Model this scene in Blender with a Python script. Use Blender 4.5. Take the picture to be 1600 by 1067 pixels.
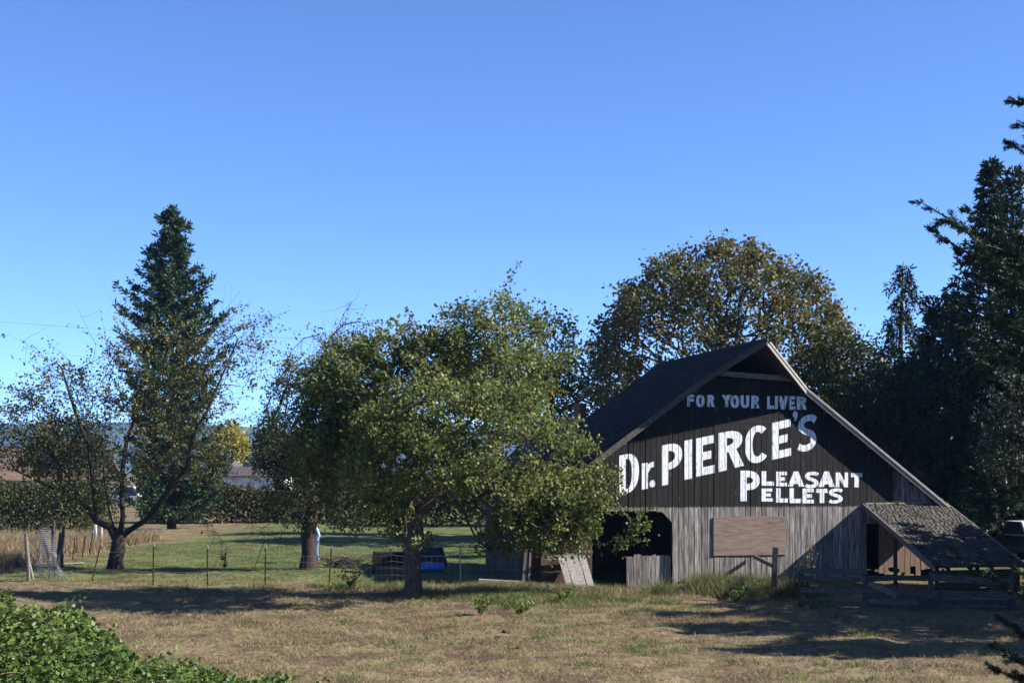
import bpy, bmesh, math, random
import numpy as np
from mathutils import Vector
from mathutils.geometry import delaunay_2d_cdt

for o in list(bpy.data.objects):
    bpy.data.objects.remove(o)
S = bpy.context.scene
COL = S.collection
R = math.radians
random.seed(7)

# ------------------------------------------------------------------ camera
EYE, FPX, HOR = 3.75, 2200.0, 737.0          # eye height, focal length in photo pixels, horizon row
cd = bpy.data.cameras.new('camera')
cam = bpy.data.objects.new('camera', cd); COL.objects.link(cam)
cam.location = (0, 0, EYE); cam.rotation_euler = (R(90), 0, 0)
cd.sensor_width = 36; cd.lens = FPX / 1600 * 36
cd.shift_y = (HOR - 533.5) / 1600
cd.clip_end = 12000
S.camera = cam

# ------------------------------------------------------------------ sky, sun, exposure
SUN_EL, SUN_AZ = 32.6, -6.0                  # azimuth measured from +X towards +Y
W = bpy.data.worlds.new('World'); S.world = W; W.use_nodes = True
nt = W.node_tree
sky = nt.nodes.new('ShaderNodeTexSky'); sky.sky_type = 'NISHITA'; sky.sun_disc = False
sky.sun_elevation = R(SUN_EL); sky.sun_rotation = R(90 - SUN_AZ)
sky.altitude = 0; sky.air_density = 0.5; sky.dust_density = 0.0; sky.ozone_density = 8.0
bg = nt.nodes['Background']; bg.inputs['Strength'].default_value = 0.098
hs = nt.nodes.new('ShaderNodeHueSaturation'); hs.inputs['Saturation'].default_value = 1.0; hs.inputs['Hue'].default_value = .502
nt.links.new(sky.outputs[0], hs.inputs['Color']); nt.links.new(hs.outputs[0], bg.inputs[0])
sd = bpy.data.lights.new('sun', 'SUN'); sd.energy = 5.0; sd.angle = R(0.53); sd.color = (1.0, 0.95, 0.88)
sun = bpy.data.objects.new('sun', sd); COL.objects.link(sun)
_sd = Vector((math.cos(R(SUN_EL)) * math.cos(R(SUN_AZ)), math.cos(R(SUN_EL)) * math.sin(R(SUN_AZ)), math.sin(R(SUN_EL))))
sun.rotation_euler = _sd.to_track_quat('Z', 'Y').to_euler()
S.view_settings.view_transform = 'Standard'; S.view_settings.look = 'None'
S.view_settings.exposure = 1.55; S.view_settings.gamma = 1.0
S.render.engine = 'CYCLES'
S.cycles.use_denoising = True
S.cycles.max_bounces = 6; S.cycles.diffuse_bounces = 3; S.cycles.glossy_bounces = 2
S.cycles.transmission_bounces = 4; S.cycles.transparent_max_bounces = 4; S.cycles.volume_bounces = 0

# ------------------------------------------------------------------ helpers
def gp(px, py):                               # photo row/column of a spot on the level field -> its ground point
    Y = FPX * EYE / (py - HOR)
    return ((px - 800) / FPX * Y, Y)
def at(px, py, Y):
    return Vector(((px - 800) / FPX * Y, Y, EYE - (py - HOR) / FPX * Y))

def mesh(name, v, f):
    v = np.asarray(v, dtype=np.float32).reshape(-1, 3)
    me = bpy.data.meshes.new(name)
    if isinstance(f, np.ndarray):
        k = f.shape[1]; n = len(f)
        me.vertices.add(len(v)); me.vertices.foreach_set('co', v.ravel())
        me.loops.add(n * k); me.loops.foreach_set('vertex_index', f.astype(np.int32).ravel())
        me.polygons.add(n)
        me.polygons.foreach_set('loop_start', np.arange(0, n * k, k, dtype=np.int32))
        me.update(calc_edges=True)
    else:
        me.from_pydata([tuple(map(float, p)) for p in v], [], f)
        me.update()
    return me

def put(name, me, m, parent=None, smooth=False, loc=None, rot=None, **props):
    o = bpy.data.objects.new(name, me); COL.objects.link(o)
    if m is not None:
        if not me.materials: me.materials.append(m)
    if parent is not None: o.parent = parent
    if smooth: me.polygons.foreach_set('use_smooth', np.ones(len(me.polygons), dtype=bool))
    if loc is not None: o.location = loc
    if rot is not None: o.rotation_euler = rot
    for k, x in props.items(): o[k] = x
    return o

def thing(name, label, cat, loc=(0, 0, 0), rz=0.0, group=None):
    o = bpy.data.objects.new(name, None); COL.objects.link(o)
    o.location = loc; o.rotation_euler = (0, 0, rz); o['label'] = label; o['category'] = cat
    o.empty_display_size = .2
    if group: o['group'] = group
    return o

class MB:
    def __init__(s): s.v = []; s.f = []
    def add(s, vs, fs):
        b = len(s.v); s.v += [tuple(p) for p in vs]; s.f += [tuple(b + i for i in q) for q in fs]; return s
    def box(s, x0, x1, y0, y1, z0, z1):
        return s.add([(x0,y0,z0),(x1,y0,z0),(x1,y1,z0),(x0,y1,z0),(x0,y0,z1),(x1,y0,z1),(x1,y1,z1),(x0,y1,z1)],
                     [(0,3,2,1),(4,5,6,7),(0,1,5,4),(1,2,6,5),(2,3,7,6),(3,0,4,7)])
    def beam(s, a, b, w, h, up=(0, 0, 1)):
        a, b = Vector(a), Vector(b); d = (b - a).normalized(); u = Vector(up)
        if abs(d.dot(u)) > .95: u = Vector((0, 1, 0))
        sx = d.cross(u).normalized() * (w / 2); sz = sx.normalized().cross(d) * (h / 2)
        vs = [p + i * sx + j * sz for p in (a, b) for (i, j) in ((-1,-1),(1,-1),(1,1),(-1,1))]
        return s.add(vs, [(0,1,2,3),(7,6,5,4),(0,4,5,1),(1,5,6,2),(2,6,7,3),(3,7,4,0)])
    def prism(s, poly, y0, y1):               # poly of (x, z), extruded along y
        n = len(poly)
        vs = [(x, y0, z) for x, z in poly] + [(x, y1, z) for x, z in poly]
        return s.add(vs, [tuple(range(n)), tuple(range(2*n-1, n-1, -1))] + [(i, n+i, n+(i+1) % n, (i+1) % n) for i in range(n)])
    def tube(s, pts, rad, k=6, cap=True):
        pts = [Vector(p) for p in pts]; n = len(pts); b = len(s.v)
        rad = [float(q) for q in rad] if hasattr(rad, '__len__') else [float(rad)] * n
        for i in range(n):
            d = (pts[min(i+1, n-1)] - pts[max(i-1, 0)]).normalized()
            ref = Vector((0, 0, 1)) if abs(d.z) < .9 else Vector((1, 0, 0))
            a = d.cross(ref).normalized(); c = d.cross(a)
            for j in range(k):
                t = 2 * math.pi * j / k
                s.v.append(tuple(pts[i] + rad[i] * (math.cos(t) * a + math.sin(t) * c)))
        for i in range(n - 1):
            for j in range(k):
                j2 = (j + 1) % k
                s.f.append((b+i*k+j, b+i*k+j2, b+(i+1)*k+j2, b+(i+1)*k+j))
        if cap:
            s.f.append(tuple(b + j for j in range(k))[::-1]); s.f.append(tuple(b + (n-1)*k + j for j in range(k)))
        return s
    def build(s, name, m, parent=None, bevel=0, **kw):
        o = put(name, mesh(name, s.v, s.f), m, parent, **kw)
        if bevel:
            md = o.modifiers.new('bevel', 'BEVEL'); md.width = bevel; md.segments = 2; md.limit_method = 'ANGLE'
        return o

# ------------------------------------------------------------------ materials
def _ramp(N, cols, k=1.0):
    cols = [(p, tuple(x*k for x in c)) for p, c in cols]
    r = N.new('ShaderNodeValToRGB'); e = r.color_ramp.elements
    while len(e) < len(cols): e.new(.5)
    for el, (p, c) in zip(e, cols): el.position = p; el.color = (*c, 1)
    return r
def mat(name, cols, scale=6, stretch=(1, 1, 1), detail=5, rough=.85, bump=.15, dist=.02, rnd=0.0, spec=.12, metal=0.0, coords='Object', bscale=None, k=.76):
    m = bpy.data.materials.new(name); m.use_nodes = True; N = m.node_tree.nodes; L = m.node_tree.links
    b = N['Principled BSDF']; b.inputs['Roughness'].default_value = rough
    b.inputs['Specular IOR Level'].default_value = spec; b.inputs['Metallic'].default_value = metal
    tc = N.new('ShaderNodeTexCoord'); mp = N.new('ShaderNodeMapping'); mp.inputs['Scale'].default_value = stretch
    L.new(tc.outputs[coords], mp.inputs[0])
    oi = N.new('ShaderNodeObjectInfo')
    off = N.new('ShaderNodeVectorMath'); off.operation = 'MULTIPLY_ADD'
    L.new(oi.outputs['Random'], off.inputs[0]); off.inputs[1].default_value = (37, 53, 71) if rnd else (0, 0, 0); L.new(mp.outputs[0], off.inputs[2])
    n = N.new('ShaderNodeTexNoise'); n.inputs['Scale'].default_value = scale; n.inputs['Detail'].default_value = detail; n.inputs['Roughness'].default_value = .65
    L.new(off.outputs[0], n.inputs['Vector'])
    r = _ramp(N, cols, k); L.new(n.outputs[0], r.inputs[0]); out = r.outputs[0]
    if rnd:
        mr = N.new('ShaderNodeMapRange'); mr.inputs[3].default_value = 1 - rnd; mr.inputs[4].default_value = 1 + rnd
        L.new(oi.outputs['Random'], mr.inputs[0])
        vm = N.new('ShaderNodeVectorMath'); vm.operation = 'SCALE'; L.new(out, vm.inputs[0]); L.new(mr.outputs[0], vm.inputs['Scale']); out = vm.outputs[0]
    L.new(out, b.inputs['Base Color'])
    if bump:
        bn = N.new('ShaderNodeBump'); bn.inputs['Strength'].default_value = bump; bn.inputs['Distance'].default_value = dist
        src = n
        if bscale:
            src = N.new('ShaderNodeTexNoise'); src.inputs['Scale'].default_value = bscale; src.inputs['Detail'].default_value = 4; L.new(off.outputs[0], src.inputs['Vector'])
        L.new(src.outputs[0], bn.inputs['Height']); L.new(bn.outputs[0], b.inputs['Normal'])
    return m
def leafmat(name, cols, trans=.3, rough=.5, spec=.18, patch=.35, pscale=.6, k=.76):
    m = bpy.data.materials.new(name); m.use_nodes = True; N = m.node_tree.nodes; L = m.node_tree.links
    b = N['Principled BSDF']; b.inputs['Roughness'].default_value = rough; b.inputs['Specular IOR Level'].default_value = spec
    g = N.new('ShaderNodeNewGeometry'); n = N.new('ShaderNodeTexNoise'); n.inputs['Scale'].default_value = pscale; n.inputs['Detail'].default_value = 3
    tc = N.new('ShaderNodeTexCoord'); L.new(tc.outputs['Object'], n.inputs['Vector'])
    ad = N.new('ShaderNodeMath'); ad.operation = 'MULTIPLY_ADD'; ad.inputs[1].default_value = 1 - patch
    mu = N.new('ShaderNodeMath'); mu.operation = 'MULTIPLY_ADD'; mu.inputs[1].default_value = 2 * patch; mu.inputs[2].default_value = -patch / 2
    L.new(n.outputs[0], mu.inputs[0]); L.new(g.outputs['Random Per Island'], ad.inputs[0]); L.new(mu.outputs[0], ad.inputs[2])
    r = _ramp(N, cols, k); L.new(ad.outputs[0], r.inputs[0]); L.new(r.outputs[0], b.inputs['Base Color'])
    if trans:
        t = N.new('ShaderNodeBsdfTranslucent'); L.new(r.outputs[0], t.inputs[0])
        mx = N.new('ShaderNodeMixShader'); mx.inputs[0].default_value = trans
        L.new(b.outputs[0], mx.inputs[1]); L.new(t.outputs[0], mx.inputs[2]); L.new(mx.outputs[0], N['Material Output'].inputs[0])
    return m
def flat(name, c, rough=.6, metal=0.0, spec=.4, var=.12):
    return mat(name, [(.3, tuple(x * (1 - var) for x in c)), (.7, tuple(min(1, x * (1 + var)) for x in c))], scale=9, rough=rough, metal=metal, spec=spec, bump=.04, dist=.01)

def barn_paint():                             # weathered boards, black paint above the 2.57 m line, worn through in places
    m = bpy.data.materials.new('barn_boards'); m.use_nodes = True; N = m.node_tree.nodes; L = m.node_tree.links
    b = N['Principled BSDF']; b.inputs['Roughness'].default_value = .8; b.inputs['Specular IOR Level'].default_value = .25
    tc = N.new('ShaderNodeTexCoord'); oi = N.new('ShaderNodeObjectInfo')
    off = N.new('ShaderNodeVectorMath'); off.operation = 'MULTIPLY_ADD'; off.inputs[1].default_value = (37, 53, 71)
    L.new(oi.outputs['Random'], off.inputs[0]); L.new(tc.outputs['Object'], off.inputs[2])
    def noise(scale, st, det=5, src=off.outputs[0]):
        mp = N.new('ShaderNodeMapping'); mp.inputs['Scale'].default_value = st; L.new(src, mp.inputs[0])
        n = N.new('ShaderNodeTexNoise'); n.inputs['Scale'].default_value = scale; n.inputs['Detail'].default_value = det; n.inputs['Roughness'].default_value = .65
        L.new(mp.outputs[0], n.inputs['Vector']); return n.outputs[0]
    grain = noise(9, (3.2, 3.2, .16)); blot = noise(1.4, (1, 1, .35)); wear = noise(5, (2.2, 1, .45), 7); edge = noise(2.2, (4, 1, .2))
    grey = _ramp(N, [(.30, (.035, .028, .023)), (.44, (.15, .128, .11)), (.57, (.335, .318, .303)), (.76, (.54, .52, .505))], .74); L.new(grain, grey.inputs[0])
    brown = _ramp(N, [(.3, (.085, .055, .038)), (.7, (.28, .19, .135))], .8); L.new(grain, brown.inputs[0])
    black = _ramp(N, [(.3, (.007, .006, .0055)), (.55, (.017, .014, .0125)), (.75, (.048, .039, .034))], .6); L.new(grain, black.inputs[0])
    mr = N.new('ShaderNodeMapRange'); mr.inputs[3].default_value = .68; mr.inputs[4].default_value = 1.28; L.new(oi.outputs['Random'], mr.inputs[0])
    def mul(c, f):
        vm = N.new('ShaderNodeVectorMath'); vm.operation = 'SCALE'; L.new(c, vm.inputs[0]); L.new(f, vm.inputs['Scale']); return vm.outputs[0]
    sx = N.new('ShaderNodeSeparateXYZ'); L.new(tc.outputs['Object'], sx.inputs[0])
    def step(src, a, c):
        q = N.new('ShaderNodeMapRange'); q.inputs[1].default_value = a; q.inputs[2].default_value = c; L.new(src, q.inputs[0]); return q.outputs[0]
    def mixc(f, a, c):
        x = N.new('ShaderNodeMix'); x.data_type = 'RGBA'; L.new(f, x.inputs[0]); L.new(a, x.inputs[6]); L.new(c, x.inputs[7]); return x.outputs[2]
    def math2(op, a, c):
        x = N.new('ShaderNodeMath'); x.operation = op
        for i, y in enumerate((a, c)):
            if isinstance(y, (int, float)): x.inputs[i].default_value = y
            else: L.new(y, x.inputs[i])
        return x.outputs[0]
    # sheltered boards under the lean-to keep their brown
    shel = math2('MULTIPLY', step(sx.outputs[0], 4.3, 4.5), step(sx.outputs[2], 2.5, 2.3))
    wood = mixc(math2('MULTIPLY', step(blot, .5, .68), .4), mul(grey.outputs[0], mr.outputs[0]), brown.outputs[0])
    wood = mixc(shel, wood, brown.outputs[0])
    zz = math2('ADD', sx.outputs[2], math2('MULTIPLY', math2('SUBTRACT', edge, .5), .14))
    pm = step(zz, 2.54, 2.60)
    pm = math2('MULTIPLY', pm, step(math2('ADD', sx.outputs[0], math2('MULTIPLY', math2('SUBTRACT', edge, .5), .8)), 5.55, 5.15))
    pm = math2('MULTIPLY', pm, math2('SUBTRACT', 1.0, math2('MULTIPLY', step(wear, .60, .72), .55)))
    c = mixc(pm, wood, mul(black.outputs[0], mr.outputs[0]))
    L.new(c, b.inputs['Base Color'])
    bn = N.new('ShaderNodeBump'); bn.inputs['Strength'].default_value = .35; bn.inputs['Distance'].default_value = .012
    L.new(grain, bn.inputs['Height']); L.new(bn.outputs[0], b.inputs['Normal'])
    return m

GREY = [(.25, (.06, .052, .045)), (.5, (.19, .17, .155)), (.75, (.34, .315, .29))]
M = {}
M['barn'] = barn_paint()
M['grey_wood'] = mat('grey_wood', GREY, 5, (.5, 6, 6), rnd=.25, bump=.3)
M['trim_shaded'] = mat('trim_shaded', [(.3, (.05, .043, .038)), (.7, (.14, .12, .108))], 8, (2, 2, 2), rnd=.2, bump=.3)
M['dark_wood'] = mat('dark_wood', [(.3, (.035, .03, .027)), (.7, (.12, .105, .095))], 8, (2, 2, 2), rnd=.25, bump=.3)
M['pale_wood'] = mat('pale_wood', [(.3, (.20, .185, .165)), (.7, (.46, .43, .39))], 8, (1, 4, 4), rnd=.15, bump=.3)
M['brown_wood'] = mat('brown_wood', [(.3, (.045, .027, .018)), (.7, (.14, .085, .06))], 7, (4, 4, .6), rnd=.2, bump=.3)
M['ply'] = mat('plywood', [(.3, (.15, .105, .082)), (.5, (.25, .182, .146)), (.75, (.34, .26, .21))], 2.4, (.8, 1, 6), detail=6, rough=.75, bump=.12)
M['shingle'] = leafmat('roof_shingle', [(.1, (.012, .012, .014)), (.5, (.022, .022, .025)), (.9, (.042, .041, .043))], 0, .9, .1, patch=.5, pscale=1.2)
M['shake'] = leafmat('cedar_shake', [(.1, (.030, .027, .023)), (.5, (.075, .068, .056)), (.85, (.105, .095, .078)), (.98, (.17, .158, .135))], 0, .9, .1, patch=.35, pscale=2)
M['moss'] = leafmat('moss', [(.2, (.10, .10, .02)), (.8, (.25, .22, .03))], 0, .9)
M['bark'] = mat('bark', [(.3, (.035, .028, .022)), (.6, (.12, .10, .08)), (.8, (.22, .19, .155))], 9, (2.5, 2.5, .5), bump=.7, dist=.04)
M['bark_dark'] = mat('bark_dark', [(.3, (.018, .014, .011)), (.7, (.075, .058, .045))], 9, (2.5, 2.5, .5), bump=.7, dist=.04)
M['bark_pale'] = mat('bark_pale', [(.3, (.10, .085, .07)), (.7, (.30, .27, .24))], 9, (2, 2, .6), bump=.5, dist=.02)
M['steel'] = flat('galvanised_steel', (.35, .36, .37), .45, .6)
M['rust'] = mat('rusty_steel', [(.3, (.05, .025, .017)), (.7, (.17, .075, .045))], 12, rough=.9)
M['wire'] = flat('fence_wire', (.30, .31, .33), .5, .5)
WHITEP = mat('white_lettering', [(.34, (.05, .045, .042)), (.385, (.38, .39, .40)), (.46, (.72, .74, .76)), (.7, (.86, .88, .90))], 6, (5, 1, .8), detail=8, rough=.7, bump=.1, k=.95)

# ------------------------------------------------------------------ ground
rng = np.random.default_rng(11)
def vnoise(x, y, seed=0):                     # smooth value noise, vectorised
    x = np.asarray(x, float); y = np.asarray(y, float)
    xi = np.floor(x).astype(np.int64); yi = np.floor(y).astype(np.int64); fx = x - xi; fy = y - yi
    fx = fx*fx*(3-2*fx); fy = fy*fy*(3-2*fy)
    def h(a, b):
        n = (a * 374761393 + b * 668265263 + seed * 1442695041) & 0x7fffffff
        n = ((n ^ (n >> 13)) * 1274126177) & 0x7fffffff
        return ((n ^ (n >> 16)) & 0xffff) / 65535.0
    return (h(xi,yi)*(1-fx)+h(xi+1,yi)*fx)*(1-fy)+(h(xi,yi+1)*(1-fx)+h(xi+1,yi+1)*fx)*fy
def sstep(a, b, x):
    t = np.clip((np.asarray(x, float) - a) / (b - a), 0, 1); return t*t*(3-2*t)
def gz(x, y):
    x = np.asarray(x, float); y = np.asarray(y, float)
    bank = 2.1 * (1 - sstep(2, 19, y)) * (1 - sstep(60, 120, np.abs(x)))
    near = 1 - sstep(60, 90, np.abs(y - 40))
    rough = ((vnoise(x*.9, y*.9, 1)-.5)*.10 + (vnoise(x*2.7, y*2.7, 2)-.5)*.08 + (vnoise(x*.25, y*.25, 3)-.5)*.14) * near * (1 - sstep(25, 50, np.abs(x)))
    mound = .16*np.exp(-((x-.3)**2/9+(y-43.2)**2/1.6)) + .14*np.exp(-((x-7.)**2/5+(y-44.4)**2/1.5))
    return bank + rough + mound
def axis(segs):
    out = []
    for a, b, n in segs: out += list(np.linspace(a, b, n, endpoint=False))
    return np.array(out + [segs[-1][1]])
xs = axis([(-3800, -400, 10), (-400, -60, 14), (-60, -22, 24), (-22, 22, 180), (22, 60, 24), (60, 400, 14), (400, 3800, 10)])
ys = axis([(-150, 0, 8), (0, 20, 30), (20, 56, 190), (56, 110, 70), (110, 400, 24), (400, 4000, 18)])
GX, GY = np.meshgrid(xs, ys)
nx, ny = len(xs), len(ys)
ii = (np.arange(ny-1)[:, None]*nx + np.arange(nx-1)[None]).ravel()
gm = mesh('ground', np.stack([GX, GY, gz(GX, GY)], -1).reshape(-1, 3), np.stack([ii, ii+1, ii+nx+1, ii+nx], 1))
def ground_mat():
    m = bpy.data.materials.new('field'); m.use_nodes = True; N = m.node_tree.nodes; L = m.node_tree.links
    b = N['Principled BSDF']; b.inputs['Roughness'].default_value = .95; b.inputs['Specular IOR Level'].default_value = .1
    g = N.new('ShaderNodeNewGeometry')
    def noise(s, d=5, st=(1, 1, 1)):
        mp = N.new('ShaderNodeMapping'); mp.inputs['Scale'].default_value = st; L.new(g.outputs['Position'], mp.inputs[0])
        n = N.new('ShaderNodeTexNoise'); n.inputs['Scale'].default_value = s; n.inputs['Detail'].default_value = d; n.inputs['Roughness'].default_value = .68
        L.new(mp.outputs[0], n.inputs['Vector']); return n.outputs[0]
    def m2(op, a, c):
        x = N.new('ShaderNodeMath'); x.operation = op
        for i, y in enumerate((a, c)):
            if isinstance(y, (int, float)): x.inputs[i].default_value = y
            else: L.new(y, x.inputs[i])
        return x.outputs[0]
    def st(src, a, c):
        q = N.new('ShaderNodeMapRange'); q.inputs[1].default_value = a; q.inputs[2].default_value = c; L.new(src, q.inputs[0]); return q.outputs[0]
    def mixc(f, a, c):
        x = N.new('ShaderNodeMix'); x.data_type = 'RGBA'; L.new(f, x.inputs[0]); L.new(a, x.inputs[6]); L.new(c, x.inputs[7]); return x.outputs[2]
    big, mid, fine = noise(.12, 3), noise(.9, 6), noise(7, 8)
    sep = N.new('ShaderNodeSeparateXYZ'); L.new(g.outputs['Position'], sep.inputs[0])
    tan = _ramp(N, [(.34, (.05, .034, .021)), (.44, (.135, .098, .056)), (.54, (.235, .18, .10)), (.68, (.38, .31, .18))], .76)
    L.new(m2('ADD', m2('MULTIPLY', fine, .6), m2('MULTIPLY', mid, .4)), tan.inputs[0])
    grn = _ramp(N, [(.32, (.045, .07, .02)), (.5, (.105, .135, .04)), (.68, (.21, .21, .085))], .70)
    L.new(m2('ADD', m2('MULTIPLY', fine, .5), m2('MULTIPLY', mid, .5)), grn.inputs[0])
    past = st(m2('ADD', sep.outputs[1], m2('MULTIPLY', m2('SUBTRACT', mid, .5), 5)), 46.5, 51)       # pasture beyond the wire fence
    past = m2('MULTIPLY', past, m2('SUBTRACT', 1.0, m2('MULTIPLY', st(noise(.22, 4), .5, .66), .5)))
    past = m2('MULTIPLY', past, st(sep.outputs[0], -19.5, -17.0))
    patch = m2('MULTIPLY', st(mid, .51, .60), .65)
    f = m2('MAXIMUM', past, patch)
    c = mixc(f, tan.outputs[0], grn.outputs[0])
    soil = N.new('ShaderNodeRGB'); soil.outputs[0].default_value = (.06, .038, .026, 1)
    c = mixc(m2('MULTIPLY', st(noise(.55, 8), .49, .61), .8), c, soil.outputs[0])
    L.new(c, b.inputs['Base Color'])
    bn = N.new('ShaderNodeBump'); bn.inputs['Strength'].default_value = .6; bn.inputs['Distance'].default_value = .06
    L.new(fine, bn.inputs['Height']); L.new(bn.outputs[0], b.inputs['Normal'])
    return m
put('ground', gm, ground_mat(), smooth=True, kind='structure', label='dry trampled paddock and green pasture')

# hills along the skyline
hx = np.linspace(-3600, 3600, 120); hy = np.linspace(2600, 3900, 16)
HX, HY = np.meshgrid(hx, hy)
prof = np.sin(np.clip((HY-2600)/900, 0, 1)*math.pi/2)
ridge = 104 + 30*vnoise(HX/420, HY/900, 5) + 10*vnoise(HX/110, HY/200, 6) - 16*np.exp(-((HX+300)/350)**2)
HZ = prof*ridge - 2
i2 = (np.arange(15)[:, None]*120 + np.arange(119)[None]).ravel()
put('hills', mesh('hills', np.stack([HX, HY, HZ], -1).reshape(-1, 3), np.stack([i2, i2+1, i2+121, i2+120], 1)),
    mat('forest_hill', [(.35, (.02, .035, .018)), (.65, (.05, .07, .03))], .02, coords='Object', bump=0), smooth=True, kind='structure', label='wooded hills along the skyline')

# ------------------------------------------------------------------ plants: leaves, skeletons, conifers
def unit(a):
    return a / np.maximum(np.linalg.norm(a, axis=-1, keepdims=True), 1e-9)
def leaves_mesh(P, L, Wd, rg, d=None, up=.3, fold=.12, jit=.35):
    n = len(P)
    if d is None: d = unit(rg.normal(size=(n, 3)) + np.array([0, 0, -.25]))
    else: d = unit(d + rg.normal(size=(n, 3))*jit)
    nn = unit(rg.normal(size=(n, 3)) + np.array([0, 0, up])); nn = unit(nn - (nn*d).sum(1, keepdims=True)*d)
    s = np.cross(d, nn); l = (L*rg.uniform(.65, 1.25, n))[:, None]; w = (Wd*rg.uniform(.7, 1.2, n))[:, None]
    mid = P + d*l*.45 + nn*w*fold
    V = np.stack([P, mid + s*w/2, P + d*l, mid - s*w/2], 1).reshape(-1, 3)
    F = np.arange(n*4).reshape(-1, 4)
    return V, F
def colonize(trunk, targets, step=.45, first=1, bias=.5, path=.12, rg=rng, jit=.05, pre=()):
    cap = len(trunk) + int(len(targets)*14) + 50 + sum(len(l) for l in pre)
    P = np.zeros((cap, 3)); D = np.zeros((cap, 3)); PL = np.zeros(cap); par = np.full(cap, -1, int)
    n = len(trunk); P[:n] = trunk; par[1:n] = np.arange(n-1)
    D[:n] = unit(np.gradient(np.asarray(trunk, float), axis=0))
    for l in pre:
        prev = int(np.argmin(np.linalg.norm(P[:n]-l[0], axis=1)))
        for pt in l[1:]:
            P[n] = pt; D[n] = unit(pt-P[prev]); PL[n] = PL[prev]*.3; par[n] = prev; prev = n; n += 1
    T = P[:n].copy()
    order = np.argsort(np.min(np.linalg.norm(targets[:, None] - T[None, first:], axis=2), 1))
    for t in targets[order]:
        v = t - P[first:n]; dist = np.linalg.norm(v, axis=1) + 1e-6
        c = (v*D[first:n]).sum(1)/dist
        q = first + int(np.argmin(dist*(1 + bias*(1-c)) + path*PL[first:n]))
        d0 = dist[q-first]; m = min(12, max(1, int(round(d0/step))))
        ctrl = P[q] + unit(D[q] + .6*(t-P[q])/d0)*d0*.5; prev = q; a = P[q].copy()
        if n + m >= cap: break
        for j in range(1, m+1):
            s = j/m; pt = (1-s)**2*a + 2*s*(1-s)*ctrl + s*s*t
            if j < m: pt = pt + rg.normal(size=3)*jit*d0/m
            P[n] = pt; D[n] = unit(pt-P[prev]); PL[n] = PL[prev]+np.linalg.norm(pt-P[prev]); par[n] = prev; prev = n; n += 1
    return P[:n], par[:n]
def radii(par, tip, base, ntrunk, power=.5):
    n = len(par); cnt = np.zeros(n); ch = np.zeros(n, int)
    for i in range(n-1, 0, -1): ch[par[i]] += 1
    order = np.arange(n-1, -1, -1)
    for i in order:
        if ch[i] == 0: cnt[i] = 1
        if par[i] >= 0: cnt[par[i]] += cnt[i]
    r = tip + (base-tip)*(cnt/cnt.max())**power
    return r, ch, cnt
def limb_mesh(P, par, r, rmin=0.0):
    n = len(P); main = np.full(n, -1, int)
    for i in range(1, n):
        p = par[i]
        if main[p] < 0 or r[i] > r[main[p]]: main[p] = i
    VV, FF, base = [], [], 0
    starts = [0] + [i for i in range(1, n) if main[par[i]] != i]
    for s in starts:
        ch = [s]
        while main[ch[-1]] >= 0: ch.append(main[ch[-1]])
        rr = list(r[ch]); pts = [P[c] for c in ch]
        if s: pts.insert(0, P[par[s]]); rr.insert(0, min(r[par[s]], rr[0]*1.25))
        pts = np.array(pts); rr = np.array(rr)
        if len(pts) < 2 or rr.max() < rmin: continue
        k = 9 if rr.max() > .12 else (5 if rr.max() > .03 else 3)
        d = unit(np.gradient(pts, axis=0)); a = np.zeros_like(d)
        a[0] = np.cross(d[0], [.31, .27, .91] if abs(d[0][2]) < .8 else [1., .1, 0]); a[0] /= np.linalg.norm(a[0])
        for q in range(1, len(d)):                # carry the frame along the limb
            v = a[q-1]-np.dot(a[q-1], d[q])*d[q]; a[q] = v/max(np.linalg.norm(v), 1e-9)
        c = np.cross(d, a)
        th = np.arange(k)*2*math.pi/k
        V = pts[:, None] + rr[:, None, None]*(np.cos(th)[None, :, None]*a[:, None] + np.sin(th)[None, :, None]*c[:, None])
        m = len(pts); j = np.arange(k); i0 = (np.arange(m-1)[:, None]*k)
        F = np.stack([i0+j, i0+(j+1) % k, i0+k+(j+1) % k, i0+k+j], -1).reshape(-1, 4) + base
        VV.append(V.reshape(-1, 3)); FF.append(F); base += m*k
    return np.concatenate(VV), np.concatenate(FF)
def blob(ells, n, rg, shell=.0):
    """points inside a union of ellipsoids (centre, radii); shell pushes them outwards"""
    w = np.array([a[1][0]*a[1][1]*a[1][2] for a in ells])**.75; w /= w.sum()
    k = rg.choice(len(ells), n, p=w)
    d = unit(rg.normal(size=(n, 3))); rad = rg.uniform(shell**3, 1, n)**(1/3)
    c = np.array([a[0] for a in ells])[k]; rr = np.array([a[1] for a in ells])[k]
    return c + d*rad[:, None]*rr
def thin(P, sc, thr):                         # open gaps in a crown
    n = (vnoise(P[:, 0]*sc+31, P[:, 2]*sc)+vnoise(P[:, 1]*sc, P[:, 2]*sc+57))/2
    return P[n > thr]
def pel(Y, items, depth=.9):                  # crown lobes measured in the photo at distance Y
    s = FPX/Y; out = []
    for it in items:
        px, py, rx, ry = it[:4]; dy = it[4] if len(it) > 4 else 0.0
        p = at(px, py, Y); out.append(((p.x, Y+dy, p.z), (rx/s, depth*(rx+ry)/2/s, ry/s)))
    return out

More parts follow.
